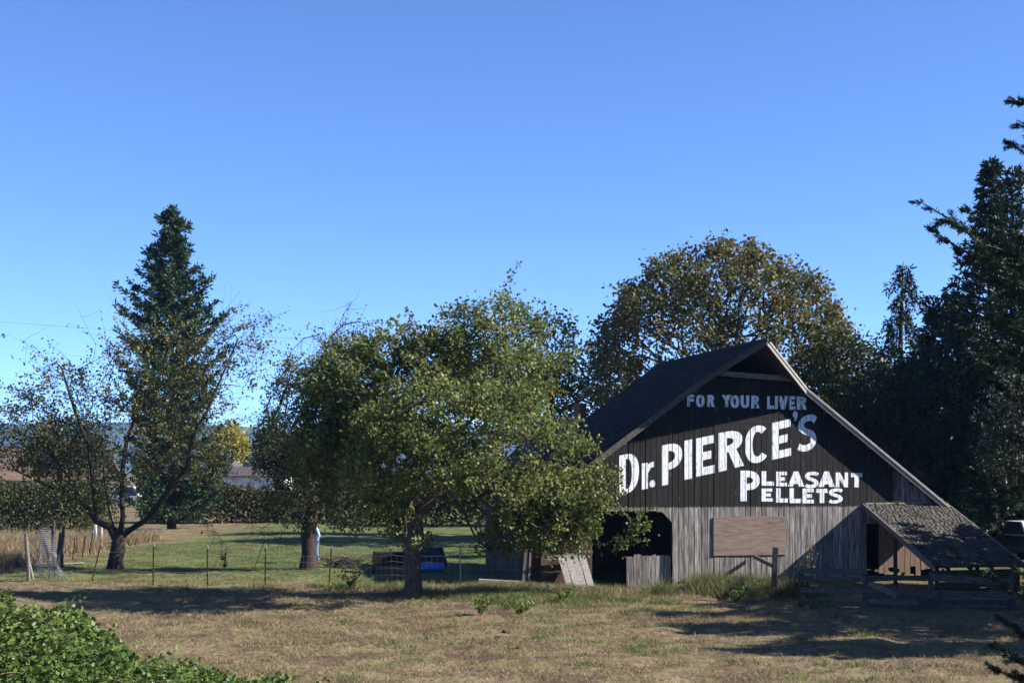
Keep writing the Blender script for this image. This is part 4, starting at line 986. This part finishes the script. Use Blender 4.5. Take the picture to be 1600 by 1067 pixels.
def dec(name, label, px, Y, top, lobes, lm, n=500, nl=34, L=.2, sig=.32, seed=1, rb_=.28, depth=.8, group=None, shell=.45, Wd=None):
    s = FPX/Y; b = Vector(((px-800)/FPX*Y, Y, float(gz((px-800)/FPX*Y, Y)))); H = at(px, top, Y).z
    T = [b+Vector((0, 0, -.1))]+[b+Vector((.1*math.sin(i+seed), .1*math.cos(i), H*f)) for i, f in enumerate((.08, .16, .28, .42, .58, .75))]
    rg = np.random.default_rng(seed)
    tg = blob(pel(Y, lobes, depth), n, rg, shell); tg = tg[tg[:, 2] > b.z+.3]
    return tree(name, label, 'tree', tuple(b), T, tg, lm, M['bark_dark'], nl, sig, L, Wd or L*.7, .012, rb_, 2, step=.8, seed=seed, group=group, rmin=.02)
BG = 'trees behind the barn'
dec('leafy_tree', 'dark green leafy tree behind the barn roof, left of the maple', 862, 84, 488, [(862, 560, 48, 75), (850, 640, 60, 80), (905, 600, 50, 70), (940, 600, 50, 60), (820, 600, 40, 70)], LM['dark'], 520, 40, .24, .36, 31, group=BG)
dec('leafy_tree', 'olive tree beside the maple, above the barn right roof slope', 1330, 70, 515, [(1330, 590, 60, 70), (1290, 640, 60, 70), (1370, 640, 50, 80), (1400, 720, 60, 70)], LM['mid'], 760, 44, .21, .34, 32, group=BG)
dec('leafy_tree', 'deep shaded tree behind the right end of the barn roof', 1440, 64, 560, [(1440, 640, 70, 80), (1370, 640, 50, 70), (1340, 700, 50, 60), (1400, 720, 80, 70), (1490, 700, 70, 90), (1450, 780, 80, 45)], LM['dark'], 900, 48, .22, .36, 33, group=BG)
dec('leafy_tree', 'silvery grey-green tree at the far right edge', 1650, 56, 585, [(1590, 655, 50, 65), (1568, 700, 42, 45), (1630, 680, 60, 80), (1610, 620, 45, 45)], LM['silver'], 480, 34, .13, .24, 34, rb_=.16, group=BG)
dec('leafy_tree', 'rust-red leaved tree above the parked pickup', 1592, 66, 690, [(1592, 740, 50, 50), (1560, 770, 40, 30), (1610, 780, 40, 25)], LM['rust'], 260, 30, .18, .28, 35, rb_=.12, group=BG)
dec('shade_tree', 'dark tall tree with bare trunk beside the blue car', 1549, 61, 540, [(1549, 640, 60, 90), (1510, 700, 60, 60), (1590, 600, 60, 80), (1540, 745, 60, 30)], LM['dark'], 900, 46, .22, .34, 36, rb_=.36, group=BG)
dec('yellow_tree', 'bright yellow autumn tree beyond the hedge', 362, 205, 668, [(362, 690, 22, 24), (345, 715, 25, 20), (372, 705, 14, 22)], LM['yellow'], 220, 40, .5, .6, 37)
dec('round_tree', 'small dark round tree behind the hedge left of the middle tree', 432, 130, 665, [(425, 705, 32, 36), (455, 720, 30, 30)], LM['dark'], 260, 36, .3, .45, 38)
dec('round_tree', 'dark green tree behind the left sparse tree', 95, 120, 652, [(100, 690, 45, 40), (75, 715, 40, 30), (135, 705, 35, 35)], LM['dark'], 300, 36, .3, .45, 39)

# conifers
Y = 92.0; b = ((268-800)/FPX*Y, Y, 0)
conifer('spruce_tree', 'tall dark conifer standing behind the left fruit tree', b, at(268, 322, Y).z, 3.75, LM['spruce'], M['bark_dark'], lv=(.55, 1.10), nb=150, sec=15, cards=25, L=.32, Wd=.13, seed=48, prof=lambda t: min(1.0, ((1-t)/.34)**.9), droop=.12, upturn=.50, z0=.03, clump=.10, seclen=.32)
Y = 60.0; x = (1548-800)/FPX*Y
conifer('fir_tree', 'tall dark fir with double top on the right', (x, Y, 0), at(1545, 244, Y).z, 4.4, LM['fir'], M['bark_dark'], nb=190, sec=15, cards=18, L=.26, Wd=.10, seed=42, prof=lambda t: (1-t)**1.0+.01, droop=.2, upturn=.35, group=None)
conifer('fir_tree', 'narrow fir top just right of the double-topped fir', ((1582-800)/FPX*63, 63, 0), at(1575, 258, 63).z, 4.0, LM['fir'], M['bark_dark'], nb=150, sec=14, cards=16, L=.26, Wd=.10, seed=43, prof=lambda t: (1-t)**1.0+.01)
Y = 66.0
conifer('weeping_cedar', 'drooping weeping cedar with bent tip left of the firs', ((1403-800)/FPX*Y, Y, 0), at(1403, 408, Y).z, 2.9, LM['fir'], M['bark_dark'], nb=70, sec=10, cards=22, L=.24, Wd=.08, seed=44, weep=1.0, lv=(.35, 1.25), prof=lambda t: (1-t)**.8+.05, lean=(.25, 0), droop=.35, upturn=.05)
Y = 63.0
conifer('weeping_cedar', 'shaded weeping cedar between bent-tip cedar and firs', ((1478-800)/FPX*Y, Y, 0), at(1478, 450, Y).z, 3.2, LM['fir'], M['bark_dark'], nb=110, sec=12, cards=24, L=.26, Wd=.10, seed=45, weep=.9, prof=lambda t: (1-t)**.6+.1, droop=.35, upturn=.05)
# near fir whose limbs reach into the frame from the right
Y = 17.6
tipl = [tuple(at(px, py, Y+dy)) for px, py, dy in ((1442, 312, -.5), (1444, 350, 0), (1575, 222, .3), (1588, 156, 0), (1590, 190, -.4), (1596, 268, .3), (1505, 330, .6), (1520, 385, -.6), (1488, 395, .2), (1535, 440, .8),
        (1502, 465, -.3), (1548, 505, .4), (1522, 555, -.7), (1556, 600, .5), (1508, 515, .9), (1545, 660, 0), (1570, 720, -.5), (1575, 560, .2), (1568, 420, -.9), (1580, 360, .7), (1480, 345, .3),
        (1548, 1002, -.3), (1562, 962, .3), (1572, 915, 0), (1550, 1038, .5), (1586, 885, -.6), (1590, 1055, .2), (1540, 890, .6), (1592, 985, .1))]
conifer('near_fir', 'near fir whose dark limbs reach in at the right edge', (8.1, Y, float(gz(8.1, Y))), 13.5, 2.1, LM['fir'], M['bark_dark'], nb=70, sec=30, cards=125, L=.062, Wd=.013, seed=46, prof=lambda t: (1-t)**.5*.8, droop=.1, upturn=.42, rtrunk=.22, clump=.008, seclen=.27, tips=tipl)
# trees standing right of the frame that shade the fence and the foreground
ROW = ['nearest fir in the row right of the paddock', 'second fir in the row right of the paddock', 'third and tallest fir in the row right of the paddock', 'fourth fir in the row right of the paddock', 'fifth fir in the row right of the paddock', 'last fir in the row, beside the lean-to']
for i, (x, y, h, r_) in enumerate(((19.4, 28.6, 9.4, 2.9), (20.4, 32.2, 10.4, 3.0), (20.9, 35.4, 11.2, 3.1), (19.8, 38.2, 9.0, 2.9), (20.6, 40.8, 8.3, 2.9), (21.4, 43.3, 8.3, 3.0))):
    conifer('row_fir', ROW[i],
            (x, y, 0), h, r_, LM['fir'], M['bark_dark'], nb=80, sec=12, cards=13, L=.36, Wd=.16, seed=50+i, prof=(lambda t: (1-t)**.6+.05) if i in (0, 2) else (lambda t: min(1, 2.6*(1-t))**.7+.05), group='firs right of the paddock')

# ------------------------------------------------------------------ bramble bank in the left foreground
rg = np.random.default_rng(61)
def btop(x, y):                               # height of the bramble mound
    pxl = 800 + x/13*FPX
    zt = np.interp(pxl, [-400, 0, 60, 110, 180, 240, 330, 440, 560, 800], [2.82, 2.50, 2.35, 2.17, 1.98, 1.90, 1.73, 1.66, 1.3, .8])
    return zt*np.exp(-((y-12.6)/5.5)**2) + (vnoise(x*2.2, y*2.2, 8)-.5)*.34 + (vnoise(x*5, y*5, 9)-.5)*.14
n = 46000
bx = rg.uniform(-8.5, -1.2, n); by = rg.uniform(7.5, 16.5, n); bz = btop(bx, by)-np.abs(rg.normal(0, .16, n))
keep = (bz > gz(bx, by)+.05) & (vnoise(bx*4.5+3, by*4.5, 14) > rg.uniform(.12, .34, n)); Pb = np.stack([bx, by, bz], 1)[keep]
o_ = np.array([-4.5, 12.0, 0])
Pb = Pb - o_
V = []; k = len(Pb); offs = unit(rg.normal(size=(k, 3))*np.array([1, 1, .4]))
P3 = np.concatenate([Pb, Pb+offs*.02, Pb-offs*.02]); D3 = np.concatenate([np.cross(offs, [0, 0, 1.]), offs, -offs])
Vb, Fb = leaves_mesh(P3, .058, .045, rg, d=D3, up=.9, jit=.35, fold=.18)
SH = []
for i in range(70):
    x, y = rg.uniform(-7.5, -1.9), rg.uniform(9, 14.5); z = float(btop(x, y)); a = rg.uniform(0, 6.28); l = rg.uniform(.3, .8)
    u = np.linspace(.1, 1, 16); q = np.stack([x+math.cos(a)*l*.6*u, y+math.sin(a)*l*.6*u, z-.08+l*(u*.75-.45*u*u)], 1)-o_
    SH.append(q+rg.normal(size=q.shape)*.015)
SH = np.concatenate(SH)
big = Pb[rg.uniform(size=k) < .12]+np.array([0, 0, .03])
for arr, Lw in ((SH, .055), (big, .08), (Pb[rg.uniform(size=k) < .5]+rg.normal(size=3)*.02, .04)):
    V2, F2 = leaves_mesh(arr, Lw, Lw*.72, rg, up=.8, fold=.2); Fb = np.concatenate([Fb, F2+len(Vb)]); Vb = np.concatenate([Vb, V2])
br = thing('bramble_thicket', 'green bramble thicket filling the lower left foreground', 'bramble', tuple(o_))
put('leaves', mesh('leaves', Vb, Fb), LM['bramble'], br, kind='stuff')
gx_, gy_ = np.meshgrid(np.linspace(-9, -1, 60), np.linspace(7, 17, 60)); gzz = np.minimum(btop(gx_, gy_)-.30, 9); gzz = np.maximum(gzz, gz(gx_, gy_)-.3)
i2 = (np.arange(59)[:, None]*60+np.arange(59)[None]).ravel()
put('thicket_core', mesh('thicket_core', np.stack([gx_, gy_, gzz], -1).reshape(-1, 3)-o_, np.stack([i2, i2+1, i2+61, i2+60], 1)), leafmat('thicket_shade', [(.2, (.02, .02, .01)), (.8, (.05, .045, .02))], 0, .9), br, smooth=True, kind='stuff')  # dark sheet added to block gaps and stand for the inner shade
mb = MB()
for i in range(90):
    x, y = rg.uniform(-8, -2.9), rg.uniform(8.5, 13.5); z = float(btop(x, y)); a = rg.uniform(0, 6.28); l = rg.uniform(.4, 1.0)
    pts = [Vector((x+math.cos(a)*l*s, y+math.sin(a)*l*s, z-.15+1.0*s*(1-s)*l*.7-.12*s))-Vector(o_) for s in np.linspace(0, 1, 7)]
    mb.tube(pts, list(np.linspace(.007, .003, 7)), 4, cap=False)
mb.build('canes', mat('cane', [(.3, (.10, .05, .035)), (.7, (.17, .12, .06))], 9), br, kind='stuff')
mb = MB()
for px, py, Yb in ((228, 1003, 12.6), (270, 1000, 12.6), (431, 1002, 12.9), (70, 962, 12.6), (160, 985, 12.8), (240, 1035, 12.2)):
    c = at(px, py, Yb); c.x = min(c.x, -2.6); c.z = float(btop(c.x, c.y))+.03; c -= Vector(o_)
    for j in range(5):
        a = j*1.257; d = Vector((math.cos(a), -.3, math.sin(a)))*.018; e = Vector((math.cos(a+.5), -.2, math.sin(a+.5)))*.012
        mb.add([c, c+e, c+d, c+Vector((math.cos(a-.5), -.2, math.sin(a-.5)))*.012], [(0, 1, 2, 3)])
mb.build('blossoms', flat('petal', (.75, .75, .74)), br, kind='stuff')

# ------------------------------------------------------------------ hedges, grass, weeds
def hedge(name, label, px0, px1, Y, ztop, lm, n, seed, L=.22, thick=1.6, rough=.5, kind=None):
    rg = np.random.default_rng(seed); x0, x1 = (px0-800)/FPX*Y, (px1-800)/FPX*Y; t = thing(name, label, 'hedge', ((x0+x1)/2, Y, 0))
    x = rg.uniform(x0, x1, n); y = rg.normal(0, thick*.5, n); top = ztop*(1-rough/2+rough*vnoise(x*.45, y*.2+seed, seed))*np.clip(1.1-(y/thick)**2*.5, .3, 1.1)
    z = top*rg.uniform(0, 1, n)**.6
    V, F = leaves_mesh(np.stack([x-(x0+x1)/2, y, z], 1), L, L*.7, rg, up=.4)
    put('foliage', mesh('foliage', V, F), lm, t, kind='stuff')
    mb = MB()
    for i in range(int((x1-x0)*2)):
        xx = rg.uniform(x0, x1)-(x0+x1)/2; h = ztop*rg.uniform(.4, .8)
        mb.tube([(xx, 0, -.1), (xx+rg.normal()*.2, rg.normal()*.3, h*.5), (xx+rg.normal()*.4, rg.normal()*.5, h)], [.03, .02, .008], 4, cap=False)
    mb.build('stems', M['bark_dark'], t, kind='stuff'); return t
LM['hedge'] = leafmat('hedge_leaf', [(.1, (.03, .04, .012)), (.5, (.075, .075, .025)), (.9, (.15, .12, .045)), (.99, (.20, .08, .04))], .25, .55, patch=.5, pscale=.3)
hedge('field_hedge', 'mixed brown and green hedge at the back of the pasture', 225, 600, 104, 2.7, LM['hedge'], 26000, 71, .24, 1.8)
hedge('bramble_hedge', 'green bramble hedge behind the dry grass on the left', -40, 170, 82, 3.1, LM['mid'], 20000, 72, .16, 2.2)
hedge('far_hedge', 'dark hedge behind the barn left side', 600, 860, 98, 3.4, LM['mid'], 16000, 73, .26, 1.8)
hedge('yard_hedge', 'shaded hedge behind the parked vehicles', 1490, 1700, 76, 3.0, LM['mid'], 9000, 74, .24, 1.5)
# far wood below the hills
rg = np.random.default_rng(81); n = 9000; cx = rg.uniform(-420, 60, 90); cyy = rg.uniform(420, 620, 90); ch_ = rg.uniform(7, 15, 90); k = rg.integers(0, 90, n)
d = unit(rg.normal(size=(n, 3)))*rg.uniform(.5, 1, (n, 1))
Pw = np.stack([cx[k]+d[:, 0]*ch_[k]*.42, cyy[k]+d[:, 1]*ch_[k]*.42, ch_[k]*.55+d[:, 2]*ch_[k]*.45], 1)
V, F = leaves_mesh(Pw, 2.0, 1.6, rg, up=.6); put('far_wood', mesh('far_wood', V, F), LM['dark'], None, kind='stuff', label='distant belt of trees below the hills', category='wood')

def blades(P, h, w, rg, lean=.5):
    n = len(P); a = rg.uniform(0, 6.283, n); s = np.stack([np.cos(a), np.sin(a), np.zeros(n)], 1)
    hh = (h*rg.uniform(.5, 1.3, n))[:, None]; ln = np.stack([rg.normal(0, lean, n), rg.normal(0, lean, n), np.ones(n)], 1)
    tipp = P + ln*hh; V = np.stack([P-s*w/2, P+s*w/2, tipp], 1).reshape(-1, 3)
    return V, np.arange(n*3).reshape(-1, 3)
DRY = leafmat('dry_grass', [(.1, (.10, .07, .038)), (.5, (.24, .18, .10)), (.95, (.40, .32, .20))], .2, .7, .2)
GRN = leafmat('green_grass', [(.1, (.05, .085, .018)), (.5, (.11, .16, .035)), (.95, (.22, .25, .07))], .3, .6, .25)
WEED = leafmat('weed_stem', [(.1, (.05, .07, .02)), (.5, (.12, .13, .04)), (.95, (.28, .24, .10))], .25, .6)
def scatter(name, label, n, fn, h, w, m, seed, lean=.5):
    rg = np.random.default_rng(seed); P = fn(rg, n); P[:, 2] = gz(P[:, 0], P[:, 1])-.01
    V, F = blades(P, h, w, rg, lean); put(name, mesh(name, V, F), m, None, kind='stuff', label=label, category='grass')
def field(x0, x1, y0, y1, seed, thr=0.0, sc=.8):
    def f(rg, n):
        x = rg.uniform(x0, x1, n*3); y = rg.uniform(y0, y1, n*3); k = vnoise(x*sc, y*sc, seed) > rg.uniform(thr, 1, n*3)
        return np.stack([x[k], y[k], x[k]*0], 1)[:n].copy()
    return f
scatter('dry_grass', 'short dry grass over the trampled paddock', 110000, field(-17, 15, 23, 47, 91, .25, 1.3), .09, .014, DRY, 91, .9)
scatter('green_grass', 'green grass tufts scattered over the paddock', 40000, field(-14, 15, 24, 47, 92, .66, 1.5), .08, .016, GRN, 92, .6)
scatter('pasture_grass', 'short green pasture grass beyond the fence', 60000, field(-19, 4, 47, 75, 93, .1), .06, .028, GRN, 93, .7)
scatter('tall_dry_grass', 'tall dry grass by the old gate on the left', 30000, field(-30, -19.4, 51, 78, 94, .2, .7), .62, .03, DRY, 94, .42)
scatter('tall_dry_grass', 'dry grass standing round the pear trunk', 9000, lambda rg, n: np.stack([rg.normal(.3, 2.6, n), rg.normal(43.0, .9, n), np.zeros(n)], 1)[vnoise(rg.normal(.3, 2.6, n), np.zeros(n), 2) > -1], .20, .016, DRY, 95, .7)
def clumps(cx, cy, sx, sy, k, sd):
    def f(rg, n):
        c = np.stack([rg.normal(cx, sx, k), rg.normal(cy, sy, k)], 1); i = rg.integers(0, k, n); p = c[i]+rg.normal(size=(n, 2))*sd
        return np.stack([p[:, 0], p[:, 1], np.zeros(n)], 1)
    return f
scatter('tall_weeds', 'tall green weeds in front of the barn boards', 5200, clumps(7.0, 43.9, 1.3, .7, 40, .2), .5, .02, WEED, 96, .55)
scatter('tall_weeds', 'weeds along the foot of the barn and fence', 9000, clumps(2.5, 45.0, 6.0, .7, 90, .2), .2, .02, GRN, 97, .6)
scatter('weed_mat', 'mixed green weeds on the low mound by the pear', 12000, clumps(.7, 41.7, 2.3, 1.6, 85, .25), .17, .018, GRN, 98, .8)
scatter('green_grass', 'small bright grass clumps in the near paddock', 9000, clumps(1.0, 32, 6.0, 5.0, 150, .16), .11, .016, GRN, 99, .6)
scatter('dry_grass', 'matted straw clumps in the near paddock', 16000, clumps(-1.0, 34, 7.0, 6.0, 240, .35), .12, .014, DRY, 100, 1.2)
def weed(name, label, px, py, h, n, L, lm, seed, spread=.35, cat='plant', group=None):
    rg = np.random.default_rng(seed); b = G(px, py); t = thing(name, label, cat, tuple(b), 0, group); mb = MB(); LP, LD = [], []
    for i in range(max(3, n//22)):
        a = rg.uniform(0, 6.28); s = spread*rg.uniform(.2, 1); l = h*rg.uniform(.55, 1.05)
        pts = [np.array([math.cos(a)*s*q**1.5, math.sin(a)*s*q**1.5, l*q]) for q in np.linspace(0, 1, 6)]
        mb.tube([Vector(p) for p in pts], list(np.linspace(.008, .003, 6)), 4, cap=False)
        for j in range(22):
            u = rg.uniform(.1, 1)*5; k = min(4, int(u)); LP.append(pts[k]+(pts[k+1]-pts[k])*(u-k)); d = unit(rg.normal(size=3)+np.array([0, 0, .4])); LD.append(d)
    mb.build('stem', WEED, t); V, F = leaves_mesh(np.array(LP), L, L*.55, rg, d=np.array(LD), up=1.0)
    put('leaves', mesh('leaves', V, F), lm, t); return t
weed('broadleaf_weed', 'broad-leaved green weed at the barn doorway', 992, 912, .5, 170, .2, LM['bramble'], 101, .7)
weed('weed_clump', 'green weed clump below the leaning plank panel', 880, 945, .45, 200, .1, GRN, 102, .7)
weed('weed_clump', 'green weed clump between the pear and the lying timber', 752, 962, .5, 170, .12, GRN, 103, .5)
weed('weed_clump', 'low green weed patch below the brown door', 812, 958, .4, 260, .11, GRN, 104, .9)
weed('thistle', 'dry thistle bush left of the pear trunk', 549, 922, .9, 240, .12, LM['apple'], 105, .7)
weed('young_sapling', 'small leafy sapling in the pasture between left trees', 351, 893, .95, 66, .14, LM['mid'], 106, .25)
weed('dry_shrub', 'pale dry seed-headed shrub by the rail post', 1262, 925, 1.5, 420, .07, DRY, 107, .45)
weed('pale_weed', 'pale leafy weed in front of the shed shadow', 1243, 930, 1.1, 150, .10, LM['silver'], 108, .3)
weed('weed_clump', 'weed clump under the rail by the plywood', 1150, 940, .7, 260, .12, GRN, 109, .9)
weed('weed_clump', 'weed clump at the foot of the plank fence', 1268, 950, .35, 150, .1, GRN, 110, .8)
rg = np.random.default_rng(120); n = 7000; xl_, yl_ = rg.uniform(-16, 15, n), rg.uniform(23.5, 46, n)
V, F = leaves_mesh(np.stack([xl_, yl_, gz(xl_, yl_)+.015], 1), .06, .035, rg, d=unit(rg.normal(size=(n, 3))*np.array([1, 1, .15])), up=3)
put('leaf_litter', mesh('leaf_litter', V, F), leafmat('litter', [(.1, (.05, .032, .02)), (.6, (.17, .11, .06)), (.95, (.45, .38, .27))], .1, .8), None, kind='stuff', label='fallen leaves and chips scattered on the paddock', category='litter')
# clods of turned earth by the doorway, each a lump of its own
dirt = mat('turned_earth', [(.3, (.06, .035, .025)), (.7, (.15, .09, .065))], 9, rough=.95, bump=.5)
rn = random.Random(12)
for i in range(12):
    px, py = rn.choice([(1020, 925), (1040, 918), (930, 916), (960, 955), (700, 945), (800, 1005), (640, 940)]); x, y = gp(px+rn.gauss(0, 22), py+rn.gauss(0, 6)); s = rn.uniform(.04, .11)
    bm = bmesh.new(); bmesh.ops.create_icosphere(bm, subdivisions=2, radius=s)
    for v in bm.verts: v.co *= 1+rn.uniform(-.22, .22); v.co.z *= .45
    me = bpy.data.meshes.new('dirt_clod'); bm.to_mesh(me); bm.free()
    put('dirt_clod', me, dirt, None, loc=(x, y, float(gz(x, y))+s*.2), label='lump of dark turned earth lying on the paddock', category='clod', group='dirt clods in the paddock')

# ------------------------------------------------------------------ overhead wires
cab = flat('cable', (.14, .14, .16))
for i, (za, zb, Yc, lab) in enumerate(((492, 520, 140, 'faint overhead cable crossing the left sky'),)):
    a, b = at(-400, za-30, Yc), at(700, zb+14, Yc); pts = [a+(b-a)*s-Vector((0, 0, 1.0*math.sin(math.pi*s))) for s in np.linspace(0, 1, 14)]
    o0 = pts[0]; MB().tube([p-o0 for p in pts], .011, 4, cap=False).build('overhead_cable', cab, None, loc=o0, label=lab, category='cable')
for i, (px, h) in enumerate(((-400, 0), (700, 0))):
    q = at(px, 500, 141); pt = thing('utility_pole', ['utility pole carrying the cables beyond the left edge', 'utility pole behind the pear tree crown'][i], 'pole', (q.x, 141, 0), 0, 'utility poles')
    MB().tube([(0, 0, -.5), (0, 0, 9), (0, 0, at(px, 455 if i == 0 else 545, 141).z+.8)], [.17, .14, .11], 10).build('pole', M['bark'], pt)
    MB().box(-.08, .08, -1.2, 1.2, at(px, 455 if i == 0 else 545, 141).z-.2, at(px, 455 if i == 0 else 545, 141).z-.06).build('crossarm', M['dark_wood'], pt)

# ------------------------------------------------------------------ person behind the middle tree
pb = gp(494.5, 881); per = thing('person', 'person in light blue shirt and jeans behind the middle tree', 'person', (pb[0], pb[1], float(gz(*pb))), R(-70))
def skinmesh(name, verts, edgs, rad, m, root=0, sub=2):
    me = bpy.data.meshes.new(name); me.from_pydata(verts, edgs, []); me.update()
    o = put(name, me, m, per); sk = o.modifiers.new('skin', 'SKIN'); sk.use_smooth_shade = True
    for i, r_ in enumerate(rad):
        d = me.skin_vertices[0].data[i]; d.radius = (r_, r_) if not isinstance(r_, tuple) else r_; d.use_root = (i == root)
    s2 = o.modifiers.new('sub', 'SUBSURF'); s2.levels = sub; s2.render_levels = sub
    return o
skin = flat('skin', (.42, .24, .17), .6); shirt = flat('shirt_cloth', (.30, .46, .72), .9); jeans = flat('denim', (.10, .20, .36), .9); shoe = flat('shoe', (.03, .03, .03)); hair = flat('hair', (.08, .05, .03))
J = {'pel': (0, 0, .95), 'sp': (0, .01, 1.15), 'ch': (0, -.02, 1.34), 'nk': (0, -.03, 1.48), 'hd': (0, -.05, 1.58), 'ht': (0, -.05, 1.70)}
vs = list(J.values()); es = [(0, 1), (1, 2), (2, 3), (3, 4), (4, 5)]; rr = [(.15, .11), (.13, .10), (.16, .105), .055, (.072, .09), (.05, .06)]
def chain(p, pts, rs):
    for q, r_ in zip(pts, rs):
        vs.append(q); es.append((p, len(vs)-1)); rr.append(r_); p = len(vs)-1
    return p
for s in (-1, 1):
    chain(0, [(s*.09, 0, .88), (s*.10, -.03*s, .50), (s*.10, .06*s, .09), (s*.10, .06*s-.12, .05)], [.085, .058, .04, .035])
    h = chain(2, [(s*.19, -.02, 1.38), (s*.27, .06, 1.12), (s*.22, -.14, .98), (s*.20, -.20, .965)], [.055, .042, .032, .03])
    for k in range(4): chain(h, [(s*(.20-.012*k), -.25-.005*k, .98-.018*k), (s*(.19-.012*k), -.285, .965-.018*k)], [.009, .008])
    chain(h, [(s*.175, -.20, .995), (s*.16, -.235, 1.0)], [.010, .008])
skinmesh('body', vs, es, rr, skin)
skinmesh('shirt', [(0, 0, .93), (0, .01, 1.15), (0, -.02, 1.34), (0, -.03, 1.44), (-.19, -.02, 1.38), (-.27, .06, 1.12), (-.235, -.09, 1.02), (.19, -.02, 1.38), (.27, .06, 1.12), (.235, -.09, 1.02)],
         [(0, 1), (1, 2), (2, 3), (2, 4), (4, 5), (5, 6), (2, 7), (7, 8), (8, 9)], [(.175, .135), (.165, .13), (.185, .13), .07, .075, .062, .055, .075, .062, .055], shirt)
skinmesh('trousers', [(0, 0, .98)]+[(s*.09, 0, .88) for s in (-1, 1)]+[(s*.10, -.03*s, .50) for s in (-1, 1)]+[(s*.10, .06*s, .12) for s in (-1, 1)], [(0, 1), (0, 2), (1, 3), (2, 4), (3, 5), (4, 6)], [(.16, .125), .105, .105, .078, .078, .065, .065], jeans)
for s in (-1, 1): MB().tube([(s*.10, .06*s+.05, .05), (s*.10, .06*s-.05, .05), (s*.10, .06*s-.19, .035)], [.05, .055, .035], 10).build('shoe', shoe, per)
skinmesh('hair', [(0, .0, 1.62), (0, -.04, 1.69), (0, -.09, 1.70)], [(0, 1), (1, 2)], [.07, .08, .055], hair)
MB().box(-.06, .06, -.175, -.10, 1.575, 1.60).build('glasses', shoe, per)

# ------------------------------------------------------------------ haze of the morning air
bm = bmesh.new(); bmesh.ops.create_cube(bm, size=1)
for v in bm.verts: v.co = Vector((v.co.x*7900, (v.co.y+.5)*4400-250, (-4 if v.co.z < 0 else 160)))
hm = bpy.data.meshes.new('haze'); bm.to_mesh(hm); bm.free()
ho = put('haze', hm, None, kind='stuff', label='thin blue haze over the valley')
m = bpy.data.materials.new('haze'); m.use_nodes = True; N = m.node_tree.nodes; N.clear()
out = N.new('ShaderNodeOutputMaterial'); pv = N.new('ShaderNodeVolumePrincipled')
pv.inputs['Color'].default_value = (.32, .56, 1, 1); pv.inputs['Density'].default_value = .00010; pv.inputs['Anisotropy'].default_value = 0.0
m.node_tree.links.new(pv.outputs[0], out.inputs['Volume']); hm.materials.append(m)
